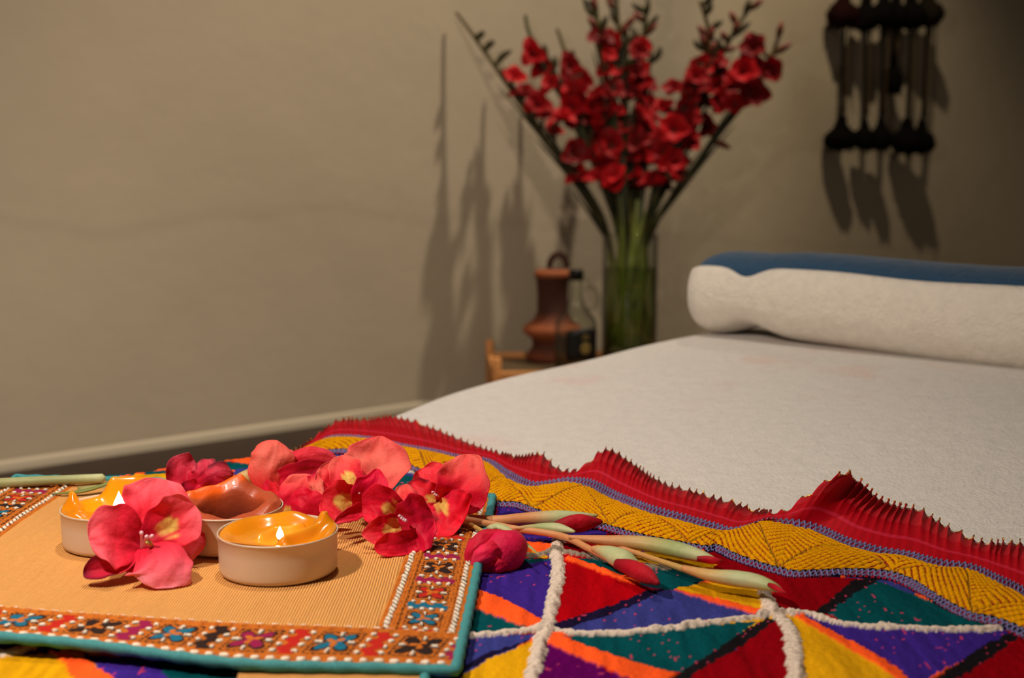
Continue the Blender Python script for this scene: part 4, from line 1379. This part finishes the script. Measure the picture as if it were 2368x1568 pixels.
green_bud([(1085, 1200), (1150, 1204), (1220, 1200), (1290, 1198), (1345, 1195), (1384, 1192)], [11, 13, 16, 19, 12, 2],
          [TANS * .9, TANS, TANS, GRN2, GRN2, lin(176, 176, 110)], [(1284, 1214), (1315, 1212), (1350, 1209), (1394, 1206)], [8, 19, 20, 4])
green_bud([(1190, 1222), (1245, 1220), (1290, 1222), (1330, 1230)], [4, 10, 13, 3], [TANS, GRN, GRN2, GRN2])
green_bud([(1372, 1268), (1410, 1280), (1445, 1296), (1480, 1304)], [7, 19, 24, 3], [TANS, GRN2, GRN2, GRN], [(1426, 1304), (1460, 1314), (1494, 1330), (1523, 1350)], [12, 20, 20, 5])
green_bud([(1316, 1242), (1398, 1250), (1480, 1256), (1560, 1270), (1620, 1286), (1662, 1298)], [5, 13, 18, 20, 15, 3], [TANS, TANS, lin(196, 164, 104), GRN, GRN2, GRN], [(1612, 1292), (1634, 1294), (1654, 1297), (1672, 1298)], [6, 9, 8, 3])
green_bud([(1580, 1314), (1640, 1330), (1700, 1338), (1750, 1346), (1790, 1358), (1812, 1370)], [8, 15, 20, 19, 11, 2], [TANS, lin(206, 166, 100), GRN2, GRN2, GRN, lin(150, 70, 50)], [(1778, 1352), (1792, 1358), (1806, 1366), (1818, 1371)], [5, 7, 5, 1], dz=.010, bdz=.0115)
green_bud([(1132, 1222), (1150, 1218), (1172, 1224), (1200, 1244), (1222, 1262), (1246, 1282)], [9, 13, 9, 5, 4, 1], [GRN2, GRN2, GRN2, GRN2, GRN, GRN], dz=.012, flat=.5)
# half-open red bud hanging over the cloth's edge
q = MB()
dB = sdep(1160, 1322, .0)
lathe_spine(q, [(1194, 1232, dB + .016), (1184, 1254, dB + .012), (1160, 1278, dB + .008), (1126, 1298, dB + .004), (1092, 1314, dB + .002)], [12, 42, 52, 38, 10],
            colors=[lin(226, 26, 74), lin(236, 24, 80), lin(236, 28, 84), lin(230, 32, 82), lin(206, 24, 66)], n=34, seg=26, crease=0)
bud = q.build('half_open_bud', M['petal'], spike)
petal_obj(bud, [(1164, 1240, dB + .006), (1126, 1252, dB + .002), (1098, 1276, dB - .001), (1080, 1304, dB + .001)], [14, 22, 24, 12], cup=-.45, base=lin(196, 16, 52), edge=lin(210, 30, 62), point=.6, seed=61, floor=False)
petal_obj(bud, [(1150, 1262, dB - .006), (1128, 1276, dB - .0085), (1108, 1292, dB - .008), (1088, 1314, dB - .003)], [12, 18, 17, 6], cup=-.5, base=lin(236, 34, 84), edge=lin(240, 60, 96), point=.8, seed=63, floor=False)
petal_obj(bud, [(1160, 1296, dB - .006), (1150, 1310, dB - .006), (1142, 1322, dB - .003), (1136, 1332, dB + .001)], [14, 16, 13, 6], cup=-.5, base=lin(222, 20, 70), edge=lin(226, 30, 74), point=.6, seed=64, floor=False)

# --- wilted dark red bloom behind the burnt-out candle
wilt = empty('wilted_bloom', onz(470, 1150, ZC), 'small wilted crimson bloom behind the burnt-out candle', 'flower')
WR_ = lin(196, 26, 56); WR2 = lin(214, 72, 92)
petal_obj(wilt, [(452, 1140, .862), (432, 1110, .864), (428, 1082, .868), (448, 1062, .874)], [18, 30, 34, 24], cup=.5, ruf=.16, base=WR_, edge=WR2, dark_tip=.4, seed=71)
petal_obj(wilt, [(452, 1136, .860), (470, 1104, .858), (474, 1080, .862), (466, 1062, .872)], [10, 22, 24, 16], cup=-.4, ruf=.16, base=lin(190, 30, 60), edge=WR2, dark_tip=.8, seed=72)
petal_obj(wilt, [(450, 1134, .858), (484, 1112, .854), (512, 1096, .858), (540, 1096, .864)], [12, 20, 24, 16], cup=-.35, ruf=.18, base=lin(190, 34, 62), edge=WR2, dark_tip=.9, seed=73)
petal_obj(wilt, [(462, 1120, .850), (440, 1136, .846), (420, 1150, .846), (408, 1164, .85)], [14, 22, 18, 8], cup=.3, ruf=.2, base=lin(160, 16, 56), edge=lin(120, 12, 44), seed=74)
petal_obj(wilt, [(470, 1150, .856), (500, 1128, .850), (530, 1116, .852)], [14, 22, 14], cup=.3, ruf=.2, base=lin(170, 14, 46), edge=lin(190, 30, 60), seed=75)

# --- green stalk at the back left, with a leaf, and a green bud behind the candles
gst = empty('gladiolus_stalk', onz(150, 1125, ZC), 'pale green cut flower stalk lying behind the left candle', 'stalk')
q = MB()
lathe_spine(q, [(-60, 1122, .915), (30, 1116, .915), (140, 1110, .918), (244, 1106, .924)], [13, 12, 11, 11], colors=[lin(150, 150, 100), lin(160, 160, 108), lin(150, 156, 104), lin(196, 200, 150)], n=26)
q.build('stem', M['green'], gst)
q = MB()
lathe_spine(q, [(120, 1142, .893), (190, 1136, .893), (250, 1118, .90), (302, 1098, .908)], [3, 10, 8, 1], colors=[lin(116, 120, 60), lin(120, 128, 62), lin(126, 134, 70), lin(140, 146, 80)], n=22, flat=.4)
q.build('leaf', M['green'], gst)
q = MB()
lathe_spine(q, [(180, 1134, .912), (300, 1122, .918), (400, 1112, .924), (470, 1106, .93)], [8, 9, 8, 6], colors=[lin(140, 140, 84), lin(170, 160, 100), lin(160, 150, 90), lin(150, 150, 90)], n=22)
lathe_spine(q, [(500, 1140, .895), (548, 1118, .895), (580, 1100, .90), (606, 1088, .905)], [8, 18, 17, 6], colors=[lin(150, 140, 80), lin(196, 166, 104), lin(190, 160, 100), lin(170, 150, 100)], n=22)
q.build('spathe', M['green'], gst)

# ------------------------------------------------------------------ low tray table, jug, bottle, vase
TZ = 0.108
TC = at(1149, 874, 2.62)[:2]                                    # near left corner of the tray
u3 = np.array([0.9976, 0.07, 0]); v3 = np.array([0.07, -0.9976, 0])
tray = empty('low_tray_table', np.array([*(TC + u3[:2] * .25 - v3[:2] * 0.1), 0]), 'low bamboo tray table between the bed and the wall', 'table')
TL, TW = 0.46, 0.27
ctr = np.array([*(TC + u3[:2] * TL / 2 - v3[:2] * (TW / 2)), 0])
# V2 points to the room, the tray reaches back to the wall from its near edge
MB().box(ctr + np.array([0, 0, TZ - 0.006]), TL, TW, 0.012, u3, -v3).build('tray_top', M['tray_top'], tray, smooth=False, bevel=.002)
for (du, dv, lx, ly) in ((0, TW / 2, TL, .014), (0, -TW / 2, TL, .014), (TL / 2, 0, .014, TW), (-TL / 2, 0, .014, TW)):
    MB().box(ctr + u3 * du - v3 * -dv + np.array([0, 0, TZ - .004]), lx, ly, .030, u3, -v3).build('rail', M['bamboo'], tray, smooth=False, bevel=.003)
for sx in (-1, 1):
    for sy in (-1, 1):
        pb = MB()
        pb.tube([ctr + u3 * sx * (TL / 2) + v3 * sy * (TW / 2) + np.array([0, 0, z]) for z in (0.001, .05, .10, TZ + .036, TZ + .040)], [.009, .009, .009, .009, .006], seg=14)
        pb.build('leg', M['bamboo'], tray)


def prof_px(pts, d, zb):
    """(py, half width px) down the silhouette -> lathe profile above zb"""
    out = []
    for py, hw in pts:
        z = at(1184, py, d)[2]
        out.append((hw / F * d, z - zb))
    return out


# clay jug
dj = 2.84
jb = at(1277, 852, dj); jb[2] = TZ
jug = empty('clay_jug', jb, 'brown terracotta jug with a flared foot and a loop on top', 'jug')
pp = [(604 + 250, 52), (850, 60), (838, 58), (818, 46), (802, 48), (788, 66), (780, 69), (772, 64), (758, 44), (738, 36), (700, 35), (668, 37), (660, 40), (652, 42), (646, 41), (642, 34), (641, 20), (640, 2)]
CL1 = lin(112, 58, 36); CL2 = lin(66, 36, 26); CL_LIT = lin(158, 88, 54)  # palest clay carries the overhead light on the flare and lip
cc = [CL1, CL1, CL1, CL2, CL1, CL_LIT, CL_LIT, CL_LIT, CL1, CL2, CL2, CL2, CL2, CL_LIT, CL_LIT, CL_LIT, CL1, CL1]
prf = prof_px(pp, dj, TZ); z0 = prf[0][1]
prf = [(r, max(0.0, h - z0 + .0005)) for r, h in prf]
MB().lathe([(0, .0005)] + prf, jb, seg=48, C=np.array([CL1] + cc)).build('body', M['clay'], jug)
topz = prf[-1][1]
ang = np.linspace(0, math.pi, 18)
rh = 20 / F * dj
hp = np.array([jb + np.array([rh * math.cos(t) + .012, 0, topz + .002 + 1.55 * rh * math.sin(t)]) for t in ang])
MB().tube(hp, .0068, seg=12, C=np.tile(CL2, (18, 1))).build('handle', M['clay'], jug)

# oil bottle
do = 2.70
ob = at(1331, 856, do); ob[2] = TZ
bot = empty('oil_bottle', ob, 'clear glass oil bottle with black cap, black label and ring handle', 'bottle')
pp = [(856, 40), (853, 47), (846, 48), (760, 48), (744, 47), (732, 42), (718, 30), (706, 22), (690, 16), (676, 14), (650, 14), (646, 16), (642, 14)]
prf = prof_px(pp, do, TZ); z0 = prf[0][1]; prf = [(r, h - z0 + .001) for r, h in prf]
MB().lathe([(0, .001)] + prf, ob, seg=48).build('glass_body', M['bottle_glass'], bot)
oil = [(r * .96, h) for r, h in prf[1:4]]
oh = prof_px([(772, 46)], do, TZ)[0][1] - z0
oil = [(0.0, .004), (oil[0][0], .0045), (oil[1][0], .01), (oil[2][0], oh), (0, oh)]
tag(MB().lathe(oil, ob, seg=40).build('oil', M['oil'], bot), 'golden oil in the bottle')
ztop = prf[-1][1]
MB().lathe([(0, ztop - .003), (.0150, ztop - .003), (.0152, ztop + .017), (.0140, ztop + .019), (0, ztop + .019)], ob, seg=30).build('cap', M['black'], bot)
# ring handle on the right of the neck
ang = np.linspace(-2.0, 2.3, 22)
zn = prof_px([(686, 10)], do, TZ)[0][1] - z0
rb = 19 / F * do
hp = np.array([ob + np.array([.0125 + rb * .95 + rb * 1.05 * math.cos(t) * .9, -0.002, zn + rb * 1.35 * math.sin(t)]) for t in ang])
MB().tube(hp, .0038, seg=10).build('ring_handle', M['bottle_glass'], bot)
# label wrapped on the side that faces the room
zl0 = prof_px([(824, 1)], do, TZ)[0][1] - z0; zl1 = prof_px([(756, 1)], do, TZ)[0][1] - z0
rl = 48.4 / F * do
ta = np.linspace(-2.05, -0.12, 30)
Lb = np.array([[ob + np.array([rl * math.cos(t), rl * math.sin(t), zl0 + (zl1 - zl0) * k + .004 * math.sin((t + 2.05) / 1.93 * math.pi) * k]) for t in ta] for k in np.linspace(0, 1, 6)])
lab = MB().grid(Lb).build('label', M['label'], bot, solid=.0004)
te = -1.13; ez = prof_px([(798, 1)], do, TZ)[0][1] - z0
em = MB(); rl2 = rl + .0005
rings = []
for rr in np.linspace(0.0005, .0115, 6):
    rings.append([ob + np.array([rl2 * math.cos(te + rr * math.cos(t) / rl2), rl2 * math.sin(te + rr * math.cos(t) / rl2), ez + rr * math.sin(t) * (1 + .10 * math.cos(6 * t))]) for t in np.linspace(0, 2 * math.pi, 36, endpoint=False)])
em.grid(np.array(rings), closed_v=True)
tag(em.build('emblem', M['emblem'], lab, solid=.0003), 'round gold emblem')
em = MB()
for k, zz_ in enumerate((ez + .020, ez + .026)):
    wd = .20 - .06 * k
    em.grid(np.array([[ob + np.array([rl2 * math.cos(t), rl2 * math.sin(t), zz_ + h]) for t in np.linspace(te - wd, te + wd, 12)] for h in (0, .002)]))
tag(em.build('printed_line', M['emblem'], lab, solid=.0003), 'faint gold lines above the emblem')

# glass vase with water
dv_ = 2.86
vb = at(1454, 846, dv_); vb[2] = TZ
vase = empty('glass_vase', vb, 'tall clear glass cylinder vase filled most of the way with water', 'vase')
rv = 63.5 / F * dv_
zr = at(1184, 540, dv_)[2] - TZ
zw = at(1184, 617, dv_)[2] - TZ
MB().lathe([(0, .001), (rv * .97, .001), (rv, .006), (rv, zr - .002), (rv * .995, zr), (rv * .955, zr), (rv * .95, zr - .003), (rv * .95, .018), (0, .014)], vb, seg=56).build('glass_body', M['glass'], vase)
tag(MB().lathe([(0, .0185), (rv * .94, .019), (rv * .94, zw), (0, zw)], vb, seg=48).build('water', M['water'], vase), 'water in the vase')

# ------------------------------------------------------------------ gladioli in the vase
SG = lin(74, 78, 40); SG2 = lin(96, 82, 44); SB = lin(64, 50, 32); SGI = lin(120, 134, 44)


def small_floret(b, c, d, size, rs, col_):
    """six broad petals round direction d"""
    d = d / (np.linalg.norm(d) + 1e-9)
    a = np.cross(d, [0.3, 0.2, 1.0]); a /= np.linalg.norm(a); e = np.cross(d, a)
    for k in range(6):
        t = k * math.pi / 3 + rs.uniform(-.25, .25)
        o = a * math.cos(t) + e * math.sin(t)
        s = np.cross(d, o)
        op = rs.uniform(.55, .95) if k % 2 else rs.uniform(.4, .75)
        L = size * rs.uniform(.85, 1.12)
        P = np.zeros((7, 5, 3)); C = np.zeros((7, 5, 3))
        for i in range(7):
            u = i / 6
            w = size * .40 * (math.sin(math.pi * min(1, .12 + .80 * u)) ** .8) * (1.0 if u < .9 else .75)
            q = c + d * (L * .75 * u * (1.15 - op * u * .9)) + o * (L * op * u ** 1.3)
            for j in range(5):
                v = (j - 2) / 2
                P[i, j] = q + s * w * v + (d * .25 - o * .12) * w * (v * v) + d * rs.uniform(-.03, .03) * size
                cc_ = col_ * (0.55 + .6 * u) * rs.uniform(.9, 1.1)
                C[i, j] = np.clip(cc_, 0, 1)
        b.grid(P, C)


spikes = [
    # path (px,py,depth offset), florets (px,py,size px), buds (px,py,dirx,diry), label
    dict(path=[(1500, 805, 0), (1440, 680, 0), (1415, 600, -.01), (1404, 540, -.02), (1335, 420, -.05), (1240, 292, -.07), (1160, 175, -.085), (1090, 75, -.09), (1055, 28, -.09)],
         fl=[(1190, 172, 34), (1212, 206, 38), (1242, 236, 38), (1262, 262, 34), (1284, 298, 38), (1300, 262, 30), (1330, 352, 38), (1336, 396, 34)], bu=[(1100, 92, 20, -22), (1117, 112, 28, -18), (1140, 142, 44, -26), (1150, 170, 30, -6)],
         label='gladiolus leaning farthest left out of the vase with florets in a row'),
    dict(path=[(1404, 810, .01), (1426, 640, .02), (1430, 540, .01), (1366, 350, -.02), (1300, 215, -.03), (1245, 120, -.04), (1222, 70, -.04), (1215, 34, -.04)],
         fl=[(1330, 195, 40), (1378, 240, 48), (1396, 285, 46), (1402, 350, 40)], bu=[(1262, 135, -4, -34), (1282, 165, 0, -36), (1306, 200, 46, -36)],
         label='gladiolus with a bare dark tip, second from the left in the vase'),
    dict(path=[(1482, 805, .02), (1452, 640, .03), (1440, 540, .04), (1385, 360, .03), (1340, 230, .03), (1316, 150, .02), (1300, 100, .02), (1288, 66, .02)],
         fl=[(1376, 330, 36), (1350, 260, 32), (1408, 420, 30)], bu=[(1318, 150, 8, -36), (1330, 190, 30, -26)],
         label='short pale-tipped gladiolus, third from the left in the vase'),
    dict(path=[(1450, 800, -.03), (1440, 640, -.04), (1440, 540, -.05), (1425, 360, -.06), (1402, 200, -.07), (1386, 80, -.07), (1376, 0, -.07), (1370, -60, -.07)],
         fl=[(1392, 262, 44), (1412, 330, 42), (1380, 215, 30), (1420, 400, 36)], bu=[(1390, 120, -12, -40), (1386, 75, 18, -40), (1380, 30, -10, -38), (1396, 170, 10, -40)],
         label='tall brown-stemmed gladiolus just left of the vase centre'),
    dict(path=[(1430, 800, .0), (1455, 640, .0), (1458, 540, .0), (1450, 360, -.01), (1440, 220, -.02), (1432, 100, -.02), (1426, 10, -.02), (1424, -60, -.02)],
         fl=[(1482, 115, 34), (1478, 160, 36), (1462, 205, 40), (1490, 260, 44), (1476, 320, 44), (1450, 390, 36)], bu=[(1436, 70, 34, -34), (1438, 110, 34, -36), (1428, 40, -10, -40), (1440, 150, 40, -14)],
         label='tall gladiolus at the vase centre, florets on its right side'),
    dict(path=[(1508, 805, .01), (1484, 640, .04), (1474, 540, .05), (1482, 360, .06), (1488, 220, .06), (1488, 110, .05), (1494, 30, .05), (1508, -50, .05)],
         fl=[(1472, 165, 40), (1500, 190, 36), (1510, 240, 38), (1500, 300, 42), (1520, 360, 36), (1490, 420, 34)], bu=[(1492, 80, 26, -26), (1488, 110, -12, -34), (1490, 40, 12, -40), (1512, 150, 16, -44)],
         label='upright gladiolus just right of the vase centre, tip out of frame'),
    dict(path=[(1470, 805, -.02), (1486, 640, -.04), (1490, 540, -.05), (1545, 360, -.08), (1600, 230, -.09), (1632, 140, -.09), (1638, 70, -.09), (1618, 0, -.09)],
         fl=[(1556, 200, 38), (1534, 240, 40), (1560, 295, 46), (1530, 350, 42), (1520, 410, 36), (1580, 250, 36)], bu=[(1630, 120, -26, -28), (1640, 100, 8, -40), (1612, 190, -20, -40), (1600, 220, -30, -10)],
         label='gladiolus curving left at its tip, right of the vase centre'),
    dict(path=[(1424, 810, .03), (1478, 640, .05), (1496, 540, .06), (1565, 370, .06), (1625, 230, .05), (1668, 130, .04), (1706, 60, .03), (1738, 14, .03)],
         fl=[(1652, 192, 38), (1668, 236, 42), (1690, 200, 34), (1640, 290, 40), (1600, 330, 36), (1576, 400, 28)], bu=[(1690, 84, 46, -34), (1664, 118, 40, -8), (1640, 170, 34, -20), (1660, 130, 2, -44)],
         label='gladiolus with forked bare tip, second from the right in the vase'),
    dict(path=[(1402, 800, .0), (1486, 640, .0), (1510, 540, .0), (1610, 385, -.02), (1690, 265, -.03), (1755, 175, -.04), (1792, 110, -.04), (1808, 52, -.04)],
         fl=[(1742, 108, 40), (1716, 160, 40), (1756, 160, 42), (1788, 160, 38), (1742, 212, 42), (1700, 235, 36), (1690, 180, 30)], bu=[(1786, 124, 44, -24), (1640, 322, 50, 22), (1798, 90, 10, -40)],
         label='gladiolus leaning farthest right out of the vase, big red florets near its tip'),
]
for si, S_ in enumerate(spikes):
    rs = np.random.default_rng(300 + si)
    pts = np.array([at(x, y, dv_ + o) for x, y, o in S_['path']])
    pts[0, 2] = TZ + .024
    # keep the stem inside the glass below the rim
    for k in (0, 1, 2):
        q = pts[k, :2] - vb[:2]; l = np.hypot(*q); lim = rv * .84
        if l > lim: pts[k, :2] = vb[:2] + q / l * lim
    root = empty('gladiolus', pts[0], S_['label'], 'flower', 'gladioli in the vase')
    path = spline(pts, 50)
    uu_ = np.linspace(0, 1, 50)
    cst = np.array([SGI * (1 - sstep(.2, .4, t)) + (SG if si % 2 else SG2) * sstep(.2, .4, t) for t in uu_])
    MB().tube(path, np.interp(uu_, [0, .3, .7, 1], [.0092, .0076, .0058, .0036]), seg=8, C=cst).build('stem', M['green'], root)
    proj = np.array([[1184 + F * np.dot(p - CAM, RT) / np.dot(p - CAM, FW), 784 - F * np.dot(p - CAM, UP) / np.dot(p - CAM, FW)] for p in path])
    more = []
    if 0 < si < 8:
        for t in np.arange(.40, .74, .045):
            q_ = proj[int(t * 49)]
            more.append((q_[0] + rs.uniform(-20, 20), q_[1] + rs.uniform(-8, 8), rs.uniform(30, 40)))
    for fi, (x, y, sz) in enumerate(S_['fl'] + more):
        i = int(np.argmin([np.hypot(*(np.array([x, y]) - np.array([1184 + F * np.dot(p - CAM, RT) / np.dot(p - CAM, FW), 784 - F * np.dot(p - CAM, UP) / np.dot(p - CAM, FW)]))) for p in path]))
        sp_ = path[max(0, i - 1)]
        dd_ = float(np.dot(path[i] - CAM, FW)) - rs.uniform(.0, .04)
        c = at(x, y, dd_)
        size = sz / F * dd_ * 1.12 * rs.uniform(.8, 1.35)
        d = c - sp_; d = d / (np.linalg.norm(d) + 1e-6) * .6 + np.array([rs.uniform(-.3, .3), rs.uniform(-.9, -.2), rs.uniform(-.1, .5)])
        fb = MB()
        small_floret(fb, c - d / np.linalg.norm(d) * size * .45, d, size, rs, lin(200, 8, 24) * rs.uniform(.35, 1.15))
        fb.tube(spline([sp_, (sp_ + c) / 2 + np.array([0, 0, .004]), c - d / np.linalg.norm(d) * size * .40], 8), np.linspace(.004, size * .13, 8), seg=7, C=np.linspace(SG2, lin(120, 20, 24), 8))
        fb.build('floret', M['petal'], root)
    extra = []
    if si in (3, 4, 5, 6, 7):
        for t in np.arange(.74, .99, .045):
            q_ = proj[int(t * 49)]
            sg = 1 if rs.random() < .5 else -1
            extra.append((q_[0], q_[1], sg * rs.uniform(12, 34), -rs.uniform(22, 42)))
    for (x, y, dx, dy) in S_['bu'] + extra:
        i = int(np.argmin([abs(1184 + F * np.dot(p - CAM, RT) / np.dot(p - CAM, FW) - x) + abs(784 - F * np.dot(p - CAM, UP) / np.dot(p - CAM, FW) - y) for p in path]))
        d_ = float(np.dot(path[i] - CAM, FW)) - .004
        e0 = path[i]; e1 = at(x + dx * .5, y + dy * .45, d_ - .006); e2 = at(x + dx, y + dy, d_ - .01)
        red = rs.random() < .45
        q = MB()
        q.tube(spline([e0, e1, e2], 9), [.0028, .0045, .006, .0072, .0078, .0074, .006, .004, .001], seg=8, C=np.linspace(SG, lin(130, 24, 30) if red else SB, 9))
        q.build('bud', M['green'], root)
    # leaves sheathing the lower stem
    for k in range(6):
        i0 = 11 + 3 * k
        sgn = 1 if (k + si) % 2 else -1
        a0 = path[i0]; a1 = path[i0 + 7] + np.array([sgn * .008, -.006, 0]); a2 = path[i0 + 13] + np.array([sgn * .020, -.008, -.005])
        q = MB()
        q.tube(spline([a0, a1, a2], 12), [.005, .008, .009, .010, .010, .0095, .009, .008, .006, .005, .003, .0008], seg=8, C=np.tile(lin(44, 46, 24), (12, 1)), flat=.35)
        q.build('leaf', M['green'], root)

# ------------------------------------------------------------------ wall hanging of woollen tassels
hang = empty('wall_hanging', wallpt(2.05, .62, .05), 'dark woollen tassels hanging on cords from the wall', 'wall hanging')


def on_wall(px, py, off):
    """point in front of the wall, off metres from it"""
    r = ray(px, py)
    o = WP + V2 * off
    k = ((o - CAM[:2]) @ V2) / (r[:2] @ V2)
    return CAM + r * k


DK = lin(12, 9, 8); DK2 = lin(30, 11, 10); DK3 = lin(26, 22, 13)
rodL = on_wall(1925, -150, .075); rodR = on_wall(2200, -150, .075)
zr_ = (rodL[2] + rodR[2]) / 2; rodL[2] = rodR[2] = zr_
MB().tube([rodL * (1 - k) + rodR * k for k in np.linspace(0, 1, 6)], .008, seg=10, C=np.tile(lin(70, 46, 28), (6, 1))).build('rod', M['dark_yarn'], hang)
for px in (1950, 2170):
    q = on_wall(px, -150, .075); q[2] = zr_; w0 = on_wall(px, -150, .0); w0[2] = zr_ + .01
    MB().tube([w0, q], .004, seg=8, C=np.tile(DK, (2, 1))).build('hook', M['dark_yarn'], hang)


def tassel(b, px, top, bottom, half, off, col_, rs):
    c = on_wall(px, top, off); e = on_wall(px, bottom, off)
    dd_ = np.dot(c - CAM, FW)
    Hh = c[2] - e[2]
    Rr = 1.3 * half / F * dd_
    prof = [(.003, Hh), (Rr * .22, Hh * .96), (Rr * .30, Hh * .80), (Rr * .42, Hh * .66), (Rr * .84, Hh * .52), (Rr, Hh * .36), (Rr * .97, Hh * .20), (Rr * .78, Hh * .07), (Rr * .42, .0), (.001, -Hh * .01)]
    n0 = sum(len(v) for v in b.v)
    b.lathe(prof, np.array([c[0], c[1], e[2]]), seg=26, C=np.tile(col_, (len(prof), 1)))
    V = b.v[-1]
    V += rs.normal(0, Rr * .055, V.shape)
    # loose strands
    for k in range(16):
        t = rs.uniform(0, 6.28); r = Rr * rs.uniform(.5, 1.0)
        p0 = np.array([c[0] + r * math.cos(t), c[1] + r * math.sin(t), e[2] + Hh * .25])
        p1 = p0 + np.array([rs.normal(0, .006), rs.normal(0, .006), -Hh * .32 * rs.uniform(.7, 1.2)])
        b.tube([p0, p1], [.0022, .0012], seg=5, C=np.tile(col_, (2, 1)))


cords = [  # lower x, tassel top/bottom/half, upper x, upper tassel bottom/half
    (1947, 268, 346, 30, 1953, 62, 30, DK2), (2000, 272, 345, 20, 2003, 70, 26, DK), (2038, 270, 346, 22, 2044, 60, 24, DK),
    (2067, 122, 216, 19, 2072, 64, 24, DK), (2098, 272, 354, 30, 2108, 66, 28, DK), (2132, 275, 354, 24, 2146, 60, 30, DK3)]
for k, (x0, t0, b0, h0, x1, ub_, uh, cl) in enumerate(cords):
    rs = np.random.default_rng(500 + k)
    off = .052 + .012 * (k % 3)
    top_ = on_wall(x1 + 2, -150, .075); top_[2] = zr_
    mid_ = on_wall(x1, 20, off); low_ = on_wall(x0, t0 + 4, off)
    q = MB()
    q.tube(spline([top_, mid_, low_], 20), .0052, seg=7, C=np.tile(DK, (20, 1)))
    q.tube(spline([top_ + np.array([.012, 0, 0]), mid_ + np.array([.014, 0, 0]), low_ + np.array([.008, 0, .01])], 20), .003, seg=6, C=np.tile(lin(70, 56, 38), (20, 1)))
    q.build('cord', M['dark_yarn'], hang)
    q = MB(); tassel(q, x1, ub_ - 84, ub_, uh, off, cl, rs); q.build('tassel', M['dark_yarn'], hang)
    q = MB(); tassel(q, x0, t0, b0, h0, off, DK, rs); q.build('tassel', M['dark_yarn'], hang)
